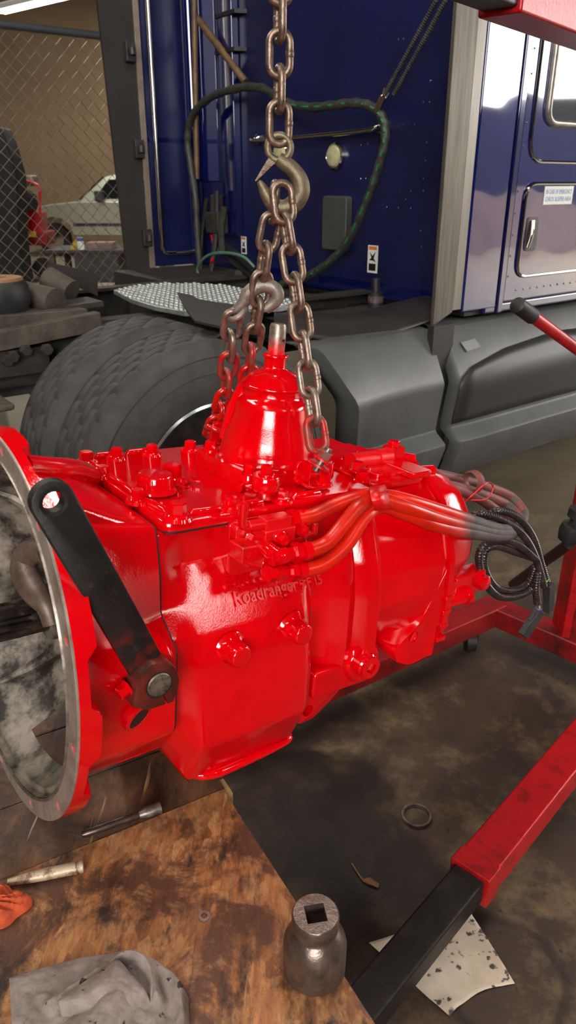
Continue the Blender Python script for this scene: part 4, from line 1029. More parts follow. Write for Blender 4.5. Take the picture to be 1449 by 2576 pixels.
# ------------------------------------------------------------------ truck
a38 = math.radians(37.4)
TK = Frame((-.2446, 2.4278, 0), V(math.cos(a38), math.sin(a38), 0), V(math.sin(a38), -math.cos(a38), 0), V(0, 0, 1))
tk = thing('semi_truck', 'dark blue semi truck tractor with grey side fairings behind the transmission', 'truck', mw=TK.m)
def kp(n, b, m, parent=None, **k): return obj(n, b, m, parent or tk, xf=FLIP, **k)
U = lambda px, py, u: V(*TK.x(px, py, u))
Wp = lambda px, py, w: V(*TK.y(px, py, w))
Zp = lambda px, py, z: V(*TK.z(px, py, z))
# wheels
def tyre(w0, nm):
    """w0 outer face; the tyre runs 0.275 inboard"""
    prof = [(.293, -.02), (.33, -.003), (.38, .002), (.43, -.004), (.468, -.016), (.489, -.030), (.498, -.034)]
    tread = []
    y = -.036; 
    for g in range(5):
        tread += [(.509, y-.002), (.511, y-.010), (.511, y-.030), (.509, y-.036), (.498, y-.038), (.498, y-.043)]; y -= .0435
    inn = [(.509, y-.0), (.489, y-.006), (.43, y-.03), (.34, y-.03), (.293, y-.012)]
    P = prof+tread+inn; n = 180; b = B(); vs = []
    for i, (r, h) in enumerate(P):
        for k in range(n):
            rr = r
            if r > .495 and len(prof) <= i < len(prof)+30:
                zz = ((i-len(prof))//6); ph = (k+zz*2) % 6
                if ph in (0,) and r > .505: rr = r-.007
            if i in (5, 6) and k % 4 == 0: rr = r-.006
            a = 2*PI*k/n; vs.append((rr*math.cos(a), w0+h, .515+rr*math.sin(a)))
    b.add(vs, [(i*n+k, i*n+(k+1) % n, (i+1)*n+(k+1) % n, (i+1)*n+k) for i in range(len(P)-1) for k in range(n)])
    return kp(nm, b, TYRE, smooth=32)
to = tyre(.0, 'tyre'); tyre(-.335, 'tyre')
for rr in (.345, .40, .455):
    kp('sidewall_rib', B().tube([(rr*math.cos(2*PI*k/90), -.0005-(rr-.4)**2*1.2, .515+rr*math.sin(2*PI*k/90)) for k in range(90)], .0022, 6, closed=True), TYRES, to)
RIM = M('polished_rim', (178, 186, 186), (150, 158, 158), .22, .9, 10)
rim = kp('wheel_rim', B().lathe([(.294, -.03), (.297, -.012), (.288, -.008), (.28, -.014), (.272, -.03)], (0, 0, .515), (0, 1, 0), 72, caps=False), RIM, smooth=40)
kp('wheel_disc', B().lathe([(.273, -.03), (.262, -.075), (.235, -.11), (.15, -.13), (.14, -.125), (.11, -.10), (.0, -.10)], (0, 0, .515), (0, 1, 0), 72), M('dark_disc_metal', (70, 68, 66), (40, 38, 37), .3, .7, 14), rim, smooth=40)  # disc coloured darker than the rim ring
for k in range(10):
    a = 2*PI*k/10+.2; c = V(.205*math.cos(a), -.1195, .515+.205*math.sin(a))
    kp('hand_hole', B().lathe([(.0, .004), (.028, .004), (.031, .0)], c, (0, 1, 0), 20, caps=False), INK, rim)
    c = V(.145*math.cos(a), -.126, .515+.145*math.sin(a)); kp('lug_nut', B().hexa(c, (0, 1, 0), .018, .03), CHROME, rim)
kp('hub', B().lathe([(.10, -.10), (.095, -.04), (.08, -.02), (.0, -.015)], (0, 0, .515), (0, 1, 0), 36), FRAMEM, rim)
# frame, deck
for w in (-.75, -1.65): kp('frame_rail', B().box((-2.6, w-.04, .76), (2.4, w+.04, .775)).box((-2.6, w-.04, .985), (2.4, w+.04, 1.0)).box((-2.6, w-.045, .76), (2.4, w-.035, 1.0)), FRAMEM)
kp('axle', B().cyl((0, -.28, .515), (0, -2.1, .515), .07, n=18), FRAMEM)
for u in (-1.5, -.62, .55, 1.2): kp('cross_member', B().box((u-.06, -1.65, .8), (u+.06, -.75, .96)), FRAMEM)
dk = [(285, 729), (330, 719), (400, 713), (480, 713), (560, 717), (640, 728), (705, 744), (752, 764), (700, 772), (600, 776), (500, 784), (462, 783), (390, 770), (330, 752)]
dz = 1.045
dpts = [Zp(x, y, dz) for x, y in dk]
kp('deck_plate', B().prism(dpts, (0, 0, -.02)), DECK, bevel=.004)
us = [p.x for p in dpts]; ws = [p.y for p in dpts]
def inside(x, y):
    c = False; n = len(dpts)
    for i in range(n):
        a, b = dpts[i], dpts[i-1]
        if (a.y > y) != (b.y > y) and x < (b.x-a.x)*(y-a.y)/(b.y-a.y)+a.x: c = not c
    return c
db_ = B(); st = .04; i = 0; x = min(us)
while x < max(us):
    y = min(ws)+(st/2 if i % 2 else 0)
    while y < max(ws):
        if inside(x, y): db_.lathe([(.013, 0), (.011, .005), (.006, .008), (.0, .008)], (x, y, dz), (0, 0, 1), 8, caps=False)
        y += st
    x += st*.87; i += 1
kp('deck_dimples', db_, DECK, kind='stuff')
fl_ = [(446, 736), (480, 741), (500, 752), (560, 762), (612, 768), (640, 800), (650, 838), (560, 822), (490, 806), (470, 780)]
kp('rubber_flap', B().prism([Zp(x, y, 1.07) for x, y in fl_], (0, 0, -.008)), FLAP)
# inner fender between deck and fairing
up_ = [Wp(x, y, w) for x, y, w in ((690, 782, -.5), (770, 790, -.42), (860, 792, -.38), (960, 770, -.4), (1090, 740, -.5))]
lo_ = [Wp(x, y, w) for x, y, w in ((690, 830, -.25), (770, 846, -.2), (860, 862, -.17), (960, 848, -.15), (1100, 800, -.14))]
upc, loc_ = catmull(up_, 6), catmull(lo_, 6); rows = []
for t_ in (0, .15, .4, .7, .9, 1): rows.append([p.lerp(q, t_)+V(0, 0, .05*math.sin(PI*t_)) for p, q in zip(upc, loc_)])
FEND = M('black_fender_plastic', (44, 40, 38), (36, 33, 32), .35, 0, 6)
fo = kp('inner_fender', B().loft(rows, closed=False, cap0=False, cap1=False), FEND, smooth=60); fo.modifiers.new('thickness', 'SOLIDIFY').thickness = .006
kp('fender_tray', B().box((.5, -.9, .90), (1.4, -.35, .93)), FRAMEM)
kp('cab_shock', B().cyl(U(945, 735, 1.2), U(945, 770, 1.2)+V(0, 0, -.06), .035, n=18).cyl(U(945, 700, 1.2), U(945, 735, 1.2), .02, n=14), BLACK)
kp('shock_band', B().lathe([(.0355, -.015), (.0365, -.015), (.0365, .015), (.0355, .015)], U(945, 752, 1.2), (0, 0, 1), 20, closed=True), M('worn_shock_label', (96, 84, 82), (60, 40, 40), .6, 0, 60))
# side fairings
prof = [(-.30, .93), (-.14, .925), (-.10, .918), (-.075, .895), (.012, .725), (.022, .70), (.02, .675), (-.006, .505), (-.007, .485), (.0, .475), (.05, .44), (.058, .43), (.056, .41), (.01, .27), (-.005, .25), (-.06, .232)]
def prof_w(z):
    for (w0, z0), (w1, z1) in zip(prof, prof[1:]):
        if z1 <= z <= z0: return w0+(w1-w0)*(z0-z)/(z0-z1+1e-9)
    return 0
def fairing(name, u0f, u1, m, lip0=False, lip1=0.0):
    P = [V(0, w, z) for w, z in prof]; rows = []
    cols = [0, .012, .05, .15, .4, .7, .97, 1]
    for c in cols:
        row = []
        for p in P:
            u0 = u0f(p.z); u = u0+(u1-u0)*c; w = p.y
            if lip0: w -= {0: .09, .012: .03, .05: .0}.get(c, 0); w += .035*math.exp(-((c-.09)/.09)**2)*(1 if p.z > .5 else .3)-.02
            else: w -= {0: .05, .012: .008}.get(c, 0)
            if c == 1: w -= .05
            row.append((u, w, p.z))
        rows.append(row)
    o = kp(name, B().loft(rows, closed=False, cap0=False, cap1=False), m, smooth=32); o.modifiers.new('thickness', 'SOLIDIFY').thickness = .006; return o
arch = lambda z: math.sqrt(max(.01, .63**2-(z-.515)**2)) if z > .2 else .5
gapu = Wp(1130, 950, 0).x
fairing('side_fairing', arch, gapu-.012, GREYPL, True)
fairing('side_fairing', lambda z: gapu+.03, 4.0, GREYPL)
kp('gap_shade_plate', B().box((gapu-.06, -.09, .26), (gapu+.07, -.055, .94)), GREYPD)  # dark plate put behind the joint as the shade between the fairings
ins_ = [(1148, 1042), (1146, 945), (1220, 912), (1320, 892), (1449, 893), (1560, 915), (1560, 970), (1449, 990), (1300, 1016)]
rows = []
ztop = [(gapu+.045, .70), (gapu+.15, .755), (gapu+.4, .80), (gapu+.8, .83), (gapu+1.3, .81), (gapu+1.8, .74), (gapu+2.2, .65)]
for u, zt_ in ztop: rows.append([(u, prof_w(.505+(zt_-.505)*k/8)+.004, .505+(zt_-.505)*k/8) for k in range(9)])
fi_ = kp('fairing_dark_patch', B().loft(rows, closed=False, cap0=False, cap1=False), GREYPD, smooth=50); fi_.modifiers.new('thickness', 'SOLIDIFY').thickness = .004  # darker patch laid over the fairing surface
fl2 = [(1163, 862), (1200, 852), (1207, 872), (1170, 884)]
fz = [Wp(x, y, -.04) for x, y in fl2]
kp('fuel_flap', B().prism([(p.x, prof_w(p.z)+.002, p.z) for p in fz], (0, .003, 0)), GREYPL, bevel=.001)
# cab side
WS = -.12
ue0, ue1, ue2 = Wp(1090, 820, WS).x, Wp(1137, 800, WS).x, Wp(1160, 790, WS).x
kp('side_extender', B().prism([(ue0, WS-.02, .925), (ue1, WS-.02, .975), (ue1, WS-.02, 3.3), (ue0-.02, WS-.02, 3.3)], (0, .02, 0)), ALU, bevel=.003)
kp('extender_strip', B().box((ue1+.002, WS-.03, .98), (ue2, WS-.004, 3.3)), M('pale_aluminium', (130, 125, 118), (114, 110, 103), .4, .5, 8, stretch=(8, 8, .4)), bevel=.003)
SIDE.node_tree.nodes
def wavy(m, s=.12):
    k = m.node_tree; n = k.nodes.new('ShaderNodeTexNoise'); n.inputs['Scale'].default_value = 3.2; n.inputs['Detail'].default_value = 1
    c = k.nodes.new('ShaderNodeTexCoord'); k.links.new(c.outputs['Object'], n.inputs['Vector'])
    b = k.nodes.new('ShaderNodeBump'); b.inputs['Strength'].default_value = s; b.inputs['Distance'].default_value = .05
    k.links.new(n.outputs['Fac'], b.inputs['Height']); k.links.new(b.outputs[0], k.nodes['Principled BSDF'].inputs['Normal']); k.links.new(b.outputs[0], k.nodes['Principled BSDF'].inputs['Coat Normal'])
wavy(SIDE)
us1, us2 = Wp(1247, 770, WS).x, Wp(1262, 770, WS).x
kp('cab_panel', B().box((ue2+.004, WS-.03, .965), (us1, WS, 3.4)), SIDE, bevel=.008)
kp('cab_pillar', B().box((us1+.002, WS-.03, .94), (us2, WS+.008, 3.4)), BLUE, bevel=.008)
kp('cab_panel', B().box((us2+.002, WS-.03, .985), (4.2, WS, 3.4)), SIDE, bevel=.008)
kp('cab_sill', B().box((us1-.08, WS-.06, .94), (4.2, WS-.002, .985)), BLUE, bevel=.012)
def rrect(px, n=8):
    """rounded outline on the cab side from pixel corners (u0,z0 lower left / u1,z1)"""
    (u0, z0, u1, z1, r) = px
    return fillet([(u0, z0), (u1, z0), (u1, z1), (u0, z1)], r, n)
l0 = Wp(1296, 690, WS); l1 = Wp(1322, 462, WS)
lug_ = rrect((l0.x, Wp(1360, 690, WS).z, l0.x+.62, l1.z, .07))
lo_d = kp('luggage_door', B().prism([(u, WS-.002, z) for u, z in lug_], (0, .008, 0)), SIDE, bevel=.003)
kp('door_trim', B().tube([(u, WS+.006, z) for u, z in lug_], .007, 8, closed=True), CHROME, lo_d)
h0, h1_ = Wp(1313, 632, WS), Wp(1350, 545, WS)
kp('handle_recess', B().prism([(u, WS+.004, z) for u, z in rrect((h0.x, h0.z, h1_.x+.01, h1_.z, .02))], (0, .006, 0)), BLACKP, lo_d, bevel=.002)
kp('handle', B().tube(catmull([(h0.x+.02, WS+.014, h0.z+.015), (h0.x+.028, WS+.022, (h0.z+h1_.z)/2), (h0.x+.034, WS+.014, h1_.z-.015)], 6), .009, 10), CHROME, lo_d)
s0, s1 = Wp(1362, 515, WS), Wp(1440, 468, WS)
st_ = kp('emergency_sticker', B().box((s0.x, WS+.006, s0.z), (s1.x, WS+.0085, s1.z)), WHITE)
hh = s1.z-s0.z
for i, s in enumerate(('IN CASE OF EMERGENCY', 'CHECK SLEEPER AREA')):
    me = text_mesh(s, hh*.36, .0003); wd = max(v.co.x for v in me.vertices); f = (s1.x-s0.x)*.9/wd
    for v in me.vertices: v.co = FLIP((s0.x+(s1.x-s0.x)*.05+v.co.x*f, WS+.009+v.co.z, s1.z-hh*(.42+.4*i)+v.co.y))
    me.materials.clear(); obj('sticker_lettering', me, INKB, st_)
d0 = Wp(1328, 400, WS); 
wd_ = rrect((d0.x, Wp(1390, 408, WS).z, d0.x+.95, d0.z+.75, .1))
wdo = kp('hatch_panel', B().prism([(u, WS-.002, z) for u, z in wd_], (0, .006, 0)), SIDE, bevel=.003)
kp('hatch_trim', B().tube([(u, WS+.004, z) for u, z in wd_], .007, 8, closed=True), CHROME, wdo)
g0 = Wp(1372, 300, WS); gz_ = Wp(1420, 312, WS).z
gl = rrect((g0.x, gz_, g0.x+.7, gz_+.5, .06))
win = kp('side_window', B().prism([(u, WS+.003, z) for u, z in gl], (0, .004, 0)), GLASS)
kp('window_frame', B().tube([(u, WS+.008, z) for u, z in gl], .017, 10, closed=True), M('window_gasket', (150, 145, 138), (120, 114, 108), .3, .6, 20), win)
kp('window_rail', B().box((g0.x+.02, WS+.006, gz_+.36), (g0.x+.68, WS+.012, gz_+.38)), CHROME, win)
rv = B()
for i in range(14): rv.lathe([(.006, 0), (.004, .003), (.0, .004)], (l0.x+.02+.055*i, WS, 1.035), (0, 1, 0), 8, caps=False)
for i in range(22): rv.lathe([(.005, 0), (.003, .003), (.0, .004)], (us2+.02, WS, 1.1+.09*i), (0, 1, 0), 8, caps=False)
kp('rivets', rv, BLUE, kind='stuff')
# sleeper back wall and what hangs on it
UB = 1.4
kp('sleeper_wall', B().box((UB, -2.36, 1.0), (UB+.03, WS-.03, 3.4)), BLUEW)
kp('wall_skirt', B().box((UB-.02, -2.3, .97), (UB+.01, WS-.05, 1.04)), BLUE)
kp('cab_floor', B().box((UB+.03, -2.36, .94), (4.2, WS-.03, 1.0)), FRAMEM)
kp('cab_roof', B().box((UB, -2.36, 3.38), (4.2, WS-.03, 3.42)), BLUE)
ba, bb_ = U(634, 350, UB-.05), U(945, 320, UB-.05)
kp('grab_bar', B().tube(catmull([ba+V(.05, 0, 0), ba, ba.lerp(bb_, .1)+V(-.01, 0, -.012), ba.lerp(bb_, .9)+V(-.01, 0, -.012), bb_, bb_+V(.05, 0, 0)], 5), .012, 10), CHROME)
for p in (ba, bb_): kp('bar_foot', B().lathe([(.03, .05), (.028, .03), (.016, .02)], p, (1, 0, 0), 18), CHROME)
LENS = M('cloudy_lamp_lens', (196, 190, 150), (170, 164, 124), .15, 0, 20, coat=.6)
for px, py in ((848, 393), (712, 385)):
    c = U(px, py, UB); l_ = kp('work_lamp', B().lathe([(.062, .0), (.062, -.02), (.055, -.026), (.05, -.02)], c, (1, 0, 0), 32), CHROME)
    kp('lamp_lens', B().lathe([(.05, -.02), (.046, -.032), (.03, -.04), (.0, -.043)], c, (1, 0, 0), 28, caps=False), LENS, l_)
a, c = U(827, 492, UB), U(884, 632, UB)
kp('vent_cover', B().rbox((UB-.045, min(a.y, c.y), c.z), (UB, max(a.y, c.y), a.z), .02, 0), M('grey_vent_plastic', (72, 72, 70), (62, 62, 60), .5), bevel=.008)
for px, py, hh in ((938, 652, .13), (614, 617, .10)):
    c = U(px, py, UB); w2 = hh*.27
    s_ = kp('warning_label', B().box((UB-.003, c.y-w2, c.z-hh/2), (UB, c.y+w2, c.z+hh/2)), WHITE)
    kp('label_header', B().box((UB-.0038, c.y-w2*.8, c.z+hh*.34), (UB-.0028, c.y+w2*.8, c.z+hh*.46)), ORANGE, s_)
    kp('label_figure', B().prism([(UB-.0038, c.y+y*w2, c.z+z*hh) for y, z in ((-.7, -.05), (-.2, .05), (-.6, .25), (0, .12), (.6, .28), (.25, .03), (.7, -.1), (.1, -.05))], (.001, 0, 0)).box((UB-.0038, c.y-w2*.7, c.z-hh*.42), (UB-.0028, c.y+w2*.7, c.z-hh*.16)), INK, s_)
rv = B()
for px, py in [(1002, 98), (1015, 97), (1083, 202), (1065, 257), (1080, 257), (1003, 315), (1015, 314), (1028, 313), (1042, 313), (908, 365), (925, 362), (1073, 358), (1070, 403), (907, 450), (920, 449), (1065, 449), (1004, 480), (1033, 480), (1064, 480), (1020, 501), (973, 521), (1002, 522), (1033, 524), (1058, 580), (1060, 620)]:
    rv.lathe([(.005, 0), (.0, -.004)], U(px, py, UB), (1, 0, 0), 8, caps=False)
kp('rivets', rv, CHROME, kind='stuff')
# hose loop and tension springs
lp = [(505, 690), (497, 600), (492, 500), (480, 420), (472, 350), (485, 290), (530, 245), (600, 222), (660, 222), (720, 258), (780, 270), (840, 265), (900, 260), (945, 275), (967, 310), (968, 360), (950, 430), (925, 500), (890, 580), (850, 640), (800, 680), (760, 700), (710, 715)]
H = catmull([U(x, y, UB-.16) for x, y in lp], 8)
ho_ = kp('hose_loop', B().tube(H, [.021*(1+.1*math.sin(i*1.4)) for i in range(len(H))], 12), M('spiral_wrapped_hose', (38, 38, 36), (64, 62, 56), .5, 0, 40))
for i in range(70, len(H)-14, 4):
    p, q = H[i], H[i+2]; d = (q-p).normalized(); sd = V(-1, 0, .0)
    kp('green_stripe', B().tube([p+sd*.018+V(0, .008, 0), q+sd*.018+V(0, .010, 0)], .0045, 6), GREEN, ho_)
for (x0, y0, x1, y1) in ((967, 240, 1098, 0), (990, 240, 1122, 0)):
    a, c = U(x0, y0, UB-.17), U(x1, y1, UB-.17); n = 90; d = (c-a); 
    kp('tension_spring', B().tube([a+d*(i/n)+V(.0, 0, 0) for i in range(n+1)], [.011 if i % 2 else .0085 for i in range(n+1)], 8), FRAMEM)
a = U(957, 262, UB-.17)
kp('hose_clamp', B().tube([a+V(0, -.02, -.03), a+V(0, .02, .03)], .018, 12).cyl(a+V(0, .012, .03), a+V(0, .02, .06), .005).cyl(a+V(0, .03, .02), a+V(0, .05, .04), .005), CHROME)
# far side of the truck
WF = -2.4
fa0, fa1 = Wp(322, 692, WF), Wp(378, 690, WF)
ft0, ft1 = Wp(240, 0, WF), Wp(332, 0, WF)
kp('rubber_extender', B().prism([(fa0.x, WF, fa0.z), (fa1.x, WF, fa1.z), (ft1.x, WF, ft1.z+.4), (ft0.x, WF, ft0.z+.4)], (0, -.02, 0)), FLAP)
kp('extender_rail', B().prism([(fa1.x, WF, fa1.z), (fa1.x+.035, WF, fa1.z), (ft1.x+.035, WF, ft1.z+.4), (ft1.x, WF, ft1.z+.4)], (0, .012, 0)), M('pale_rail', (150, 138, 122), (128, 116, 104), .4, .5, 8), bevel=.002)
for px, py in ((327, 130), (350, 375), (370, 598)):
    c = Wp(px, py, WF+.03); kp('hinge', B().box(c+V(-.03, -.015, -.05), c+V(.03, .015, .05)).cyl(c+V(.0, .03, -.02), c+V(.0, .03, .02), .02, n=12), BLACKP, bevel=.004)
kp('far_side_panel', B().box((fa1.x+.036, WF-.02, 1.0), (UB, WF, 3.4)), BLUEW)
kp('panel_seam', B().box((fa1.x+.04, WF, 1.72), (UB, WF+.004, 1.745)), BLUE)
kp('corner_post', B().cyl((UB-.03, WF+.05, 1.0), (UB-.03, WF+.05, 3.4), .05, n=20), BLUE)
ca, cb = Wp(371, 0, WF+.06), Wp(408, 612, WF+.06); cc_ = V(UB-.04, WF+.06, cb.z-.06)
kp('far_grab_rail', B().tube([ca+V(0, 0, .5)]+catmull([ca, ca.lerp(cb, .5), cb.lerp(ca, .03), cb+V(.008, 0, -.035), cb+V(.045, 0, -.06), cc_], 6), .014, 12), CHROME)
PIPE = M('brown_dusty_pipe', (120, 92, 64), (84, 66, 50), .5, .2, 20)
kp('upright_rod', B().cyl(U(495, 450, UB-.12), U(487, -80, UB-.12), .017, n=12), PIPE)
kp('diagonal_brace', B().cyl(U(496, 45, UB-.1), U(617, 206, UB-.03), .02, n=12), PIPE)
for py in (32, 125): 
    c = U(587, py, UB); kp('black_bracket', B().prism([c+V(0, -.13, 0), c+V(0, .13, 0), c+V(-.06, .1, .0), c+V(-.06, -.1, .0)], (0, 0, -.02)), BLACK)
kp('wall_channel', B().box((UB-.05, U(572, 300, UB).y, 1.2), (UB, U(606, 300, UB).y, 3.3)), BLUE, bevel=.008)
kp('wall_sheet', B().box((UB-.012, U(500, 150, UB).y, 1.5), (UB, U(545, 150, UB).y, 3.0)), SIDE, bevel=.004)
kp('dark_frame_filler', B().box((.75, -2.36, .5), (1.7, -1.75, .998)), FRAMEM, bevel=.01)  # added dark filler for unclear frame parts, blocks the bright gap
kp('tail_reflector', B().box((1.0, -2.37, .968), (1.1, -2.34, .985)), M('amber_red_lens', (140, 40, 20), (160, 90, 30), .3, 0, 30))
# air lines low on the wall
kp('green_air_line', B().tube(catmull([U(500, 700, UB-.3), U(498, 672, UB-.3), U(520, 645, UB-.3), U(560, 636, UB-.28), U(610, 645, UB-.24), U(640, 672, UB-.2)], 6), .009, 8), M('pale_green_line', (70, 108, 88), None, .45))
for i, (x0, y0, x1, y1, r, m) in enumerate(((545, 480, 530, 690, .018, BLACK), (520, 500, 505, 700, .015, BLACK), (532, 590, 533, 660, .01, HOISTR), (565, 520, 560, 640, .02, FRAMEM), (550, 610, 650, 690, .022, BLACK), (556, 630, 640, 700, .016, BLACK), (520, 690, 600, 690, .025, FRAMEM))):
    kp('air_line', B().tube(catmull([U(x0, y0, UB-.1), U((x0+x1)/2+6*(-1)**i, (y0+y1)/2, UB-.12), U(x1, y1, UB-.18)], 6), r, 8), m)
kp('air_coupling', B().box(U(545, 560, UB-.1)+V(-.04, -.07, -.06), U(545, 560, UB-.1)+V(.04, .07, .06)).cyl(U(545, 490, UB-.08), U(545, 540, UB-.08), .04), FRAMEM, bevel=.008)
# rear frame clutter at the left
kp('side_beam', B().beam(Wp(-60, 868, -.72), Wp(250, 806, -.72), .05, .07), DUST, bevel=.004)
kp('top_beam', B().beam(Wp(-60, 812, -.80), Wp(210, 790, -.80), .09, .05), DUST, bevel=.004)
kp('beam_cap', B().beam(Wp(-60, 800, -.9), Wp(240, 758, -.9), .16, .02), FRAMEM)
for px, py in ((30, 895), (62, 880), (115, 878), (16, 905)):
    c = Wp(px, py, -.70); kp('frame_bolt', B().hexa(c, (0, 1, 0), .022, .03), FRAMEM)
kp('hanger_plate', B().box(Wp(-80, 960, -.74), Wp(120, 870, -.72)), FRAMEM)
kp('cross_pipe', B().cyl(Wp(60, 745, -1.0), Wp(140, 765, -.85), .06, n=20).cyl(Wp(120, 700, -1.1), Wp(180, 735, -1.0), .05, n=20), DUST)
c = Zp(-14, 705, 1.16)
ab = kp('air_spring', B().lathe([(.10, -.13), (.12, -.08), (.12, -.02), (.105, .0)], c, (0, 0, 1), 36), BLACK)
kp('air_spring_cap', B().lathe([(.105, 0), (.1, .01), (.045, .011), (.04, .016), (.0, .016)], c, (0, 0, 1), 36), M('rusty_disc', (150, 96, 48), (92, 78, 62), .7, .1, 12), ab)
mf = [(122, 660), (180, 672), (246, 690), (246, 745), (180, 715), (118, 690)]
kp('black_plate', B().prism([Wp(x, y, -1.3) for x, y in mf], (0, -.01, 0)), FLAP)
kp('lower_box', B().box(Wp(-60, 1050, -.3), Wp(38, 1015, -.3)+V(0, -.3, 0)), DUST, bevel=.01)

# ------------------------------------------------------------------ behind the truck
WFE = -3.4
fence = thing('chain_link_fence', 'galvanised chain link fence standing left of the truck', 'fence', mw=TK.m)
WIREM = M('galvanised_wire', (138, 126, 112), (112, 102, 90), .5, .4, 30)
r0, r1 = Wp(-60, 50, WFE), Wp(300, 103, WFE)
rz = (r0.z+r1.z)/2
obj('top_rail', B().cyl((r0.x-.3, WFE+.03, rz), (r1.x+1.2, WFE+.03, rz), .024, n=14), M('blue_grey_rail', (74, 76, 82), None, .5, .3), fence, xf=FLIP)
dstep = .046; zb = .3; nk = int((rz+.05-zb)/dstep)
def zig(ph):
    b = B(); P = []
    for k in range(nk+1): P.append(V(dstep*((k+ph) % 2), .003*(-1)**k, zb+k*dstep))
    b.tube(P, .0032, 5); me = mesh('wire', b, None, 60); me.materials.append(WIREM); return me
Z0, Z1 = zig(0), zig(1)
nw = int((Wp(400, 690, WFE).x-Wp(-30, 500, WFE).x)/dstep)+4; x0 = Wp(-30, 500, WFE).x-.1
for i in range(nw):
    o = bpy.data.objects.new('wire', Z0 if i % 2 else Z1); COL.objects.link(o); o.parent = fence; o.location = (x0+i*dstep, -WFE, 0)
for u in (x0-.05, x0+nw*dstep+.05): obj('fence_post', B().cyl((u, WFE+.03, 0), (u, WFE+.03, rz+.02), .03, n=14), WIREM, fence, xf=FLIP)
# pickup
YP = 17.0; po_ = gy(84, 645, YP); px0, gx = po_.x, 0
pk = thing('pickup_truck', 'silver pickup truck parked far behind the chain link fence', 'truck', (px0, YP, 0))
SILV = M('silver_car_paint', (192, 192, 174), None, .25, .5, coat=.6)
body = [(0, .42), (0, .8), (.06, .98), (.5, 1.06), (1.12, 1.12), (2.4, 1.13), (5.2, 1.13), (5.2, .42), (4.6, .42), (4.5, .62), (4.2, .75), (3.9, .62), (3.8, .42), (.92, .42), (.86, .62), (.7, .76), (.5, .80), (.3, .74), (.16, .6), (.12, .42)]
obj('body', B().prism([(x, 0, z) for x, z in body], (0, 1.8, 0)), SILV, pk, bevel=.04, seg=3)
cab_ = [(1.08, 1.1), (1.68, 1.6), (1.85, 1.64), (2.9, 1.64), (3.1, 1.1)]
obj('cab', B().add([(x, .08 if z < 1.2 else .2, z) for x, z in cab_]+[(x, 1.72 if z < 1.2 else 1.6, z) for x, z in cab_], [(0, 1, 2, 3, 4), (9, 8, 7, 6, 5)]+[(i, (i+1) % 5, 5+(i+1) % 5, 5+i) for i in range(5)]), SILV, pk, bevel=.03)
obj('side_window', B().add([(1.42, .09, 1.16), (1.78, .165, 1.54), (2.75, .165, 1.54), (2.9, .09, 1.16), (1.42, .14, 1.16), (1.78, .21, 1.54), (2.75, .21, 1.54), (2.9, .14, 1.16)], [(0, 1, 2, 3), (7, 6, 5, 4), (0, 4, 5, 1), (1, 5, 6, 2), (2, 6, 7, 3), (3, 7, 4, 0)]), GLASS, pk)
obj('windscreen', B().add([(1.12, .2, 1.13), (1.12, 1.6, 1.13), (1.66, 1.5, 1.585), (1.66, .3, 1.585), (1.08, .2, 1.15), (1.08, 1.6, 1.15), (1.62, 1.5, 1.6), (1.62, .3, 1.6)], [(0, 1, 2, 3), (7, 6, 5, 4), (0, 4, 5, 1), (1, 5, 6, 2), (2, 6, 7, 3), (3, 7, 4, 0)]), GLASS, pk)
obj('mirror', B().box((1.5, -.16, 1.12), (1.68, .06, 1.32)), BLACKP, pk, bevel=.02)
for x in (.5, 4.2):
    w_ = obj('wheel', B().lathe([(.2, -.0), (.33, .0), (.34, .03), (.34, .2), (.3, .22)], (x, .02, .34), (0, 1, 0), 36), BLACK, pk)
    obj('hub_cap', B().lathe([(.21, .0), (.2, -.012), (.0, -.02)], (x, .03, .34), (0, 1, 0), 24), CHROME, w_)
obj('side_moulding', B().box((.95, -.015, .62), (3.75, .01, .68)), GREYPD, pk)
# red machine
YR = 13.0
g = lambda px, py: gy(px, py, YR)
rm = thing('red_shop_machine', 'red wheeled shop machine with tall handle behind the fence', 'machine', V(g(50, 600).x, YR, 0))
def rmp(n, b, m, **k): return obj(n, b, m, rm, xf=lambda p: p-rm.location, **k)
rmp('base_frame', B().box(g(-60, 618), g(118, 582)+V(0, .5, 0)), HOISTD, bevel=.03)
rmp('red_body', B().prism([g(48, 590), g(50, 540), g(60, 525), g(100, 535), g(106, 590)], (0, .4, 0)), HOISTR, bevel=.03)
rmp('engine', B().lathe([(.16, 0), (.2, .1), (.18, .25), (.1, .3)], g(66, 530), (0, .1, 1), 20), FRAMEM)
rmp('top_tank', B().box(g(38, 468), g(82, 440)+V(0, .3, 0)), M('dirty_white_tank', (140, 132, 122), (90, 84, 78), .5, 0, 8), bevel=.04)
rmp('handle', B().tube(catmull([g(68, 455), g(88, 462), g(99, 475), g(100, 520), g(101, 560)], 5), .022, 8), HOISTR)
rmp('yellow_tag', B().box(g(73, 596)+V(0, -.02, 0), g(90, 582)+V(0, -.005, 0)), M('yellow_tag', (220, 180, 40), None, .5))
for px in (-20, 90): 
    c = g(px, 600); c = V(c.x, YR+.1, .16); rmp('wheel', B().cyl(c, c+V(0, .12, 0), .16, n=24), BLACK)
dc_ = B(); col = []
for y, xr in ((600, 46), (520, 46), (440, 40), (390, 26), (345, 12), (318, 0)):
    a, c = gy(-50, y, 12.0), gy(xr, y, 12.0); col.append([a, c, c+V(0, .5, 0), a+V(0, .5, 0)])
b0 = gy(-50, 600, 12); col.insert(0, [V(p.x, p.y, 0) for p in col[0]])
tag(obj('covered_stand', B().loft(col), M('dark_cover', (8, 9, 11), (5, 6, 7), .7, 0, 2), bevel=.04), 'tall dark covered stand at the left edge behind the fence', 'stand')
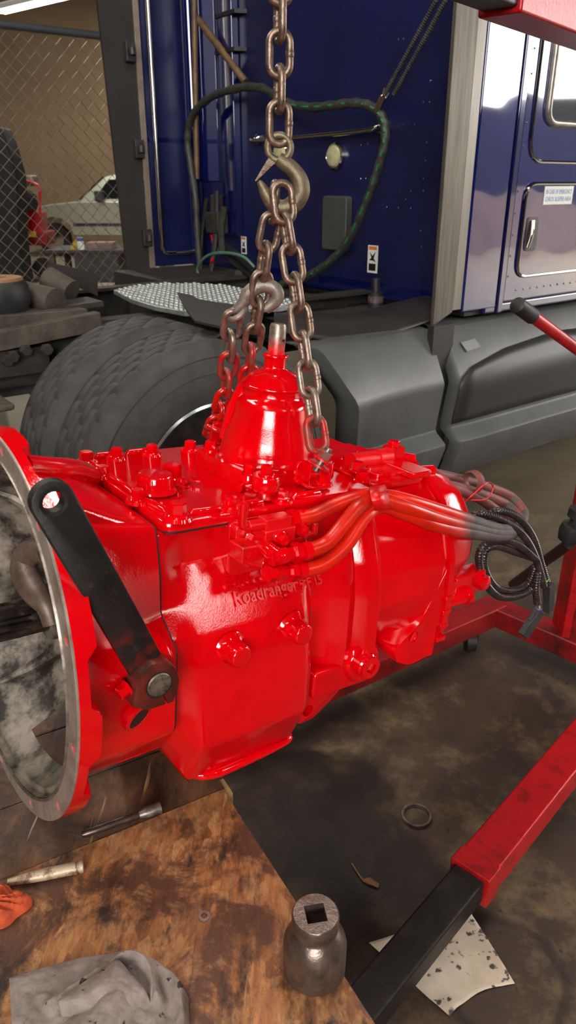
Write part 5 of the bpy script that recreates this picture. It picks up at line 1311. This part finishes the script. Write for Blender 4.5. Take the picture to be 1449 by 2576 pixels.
# bench with bottle
YB = 8.0
sbz = gy(200, 630, YB).z
sb = thing('shop_bench', 'cluttered low shop bench seen through the fence', 'bench', V(gy(220, 630, YB).x, YB, 0))
def sp(n, b, m, **k): return obj(n, b, m, sb, xf=lambda p: p-sb.location, **k)
xa, xb = gy(110, 630, YB).x, gy(420, 630, YB).x
sp('bench_top', B().box((xa, YB, sbz-.03), (xb, YB+.7, sbz)), DUST, bevel=.004)
for x in (xa+.03, xb-.09):
    for y in (YB+.02, YB+.6): sp('leg', B().box((x, y, 0), (x+.06, y+.06, sbz-.03)), DUST)
sp('drawer', B().box((xa+.3, YB+.01, sbz-.32), (xa+.75, YB+.5, sbz-.03)), BLACKP, bevel=.008)
sp('shelf', B().box((xa, YB+.02, .28), (xb, YB+.66, .31)), DUST)
c = gy(204, 628, YB+.1); c.z = sbz
bt = thing('spray_bottle', 'blue and white bottle standing on the far shop bench', 'bottle', c)
obj('bottle_body', B().lathe([(.035, 0), (.038, .01), (.038, .07), (.03, .085), (.015, .09)], (0, 0, 0), (0, 0, 1), 20), WHITE, bt); obj('bottle_cap', B().lathe([(.03, .085), (.03, .115), (.02, .12), (.0, .12)], (0, 0, 0), (0, 0, 1), 16), M('blue_cap', (50, 70, 150), None, .4), bt)
c = gy(186, 628, YB+.1); c.z = sbz
tag(obj('yellow_spanner', B().box(c+V(-.035, 0, 0), c+V(.03, .05, .03)).box(c+V(-.01, .005, .03), c+V(.035, .045, .07)).cyl(c+V(.01, .025, .07), c+V(.03, .025, .1), .012), M('yellow_tool', (206, 170, 40), None, .5), bevel=.006), 'small yellow tool beside the bottle on the far bench', 'tool')
c = gy(255, 622, YB+.3); c.z = sbz
cb_ = thing('parts_box', 'pale cardboard parts box on the far shop bench', 'box', c)
obj('carton', B().box((-.12, -.1, 0), (.14, .1, .05)), M('faded_carton', (150, 130, 120), (120, 104, 96), .8, 0, 8), cb_, bevel=.003); obj('carton_lid', B().box((-.125, -.105, .045), (.145, .105, .062)), M('pink_lid', (158, 120, 112), None, .7), cb_, bevel=.003)
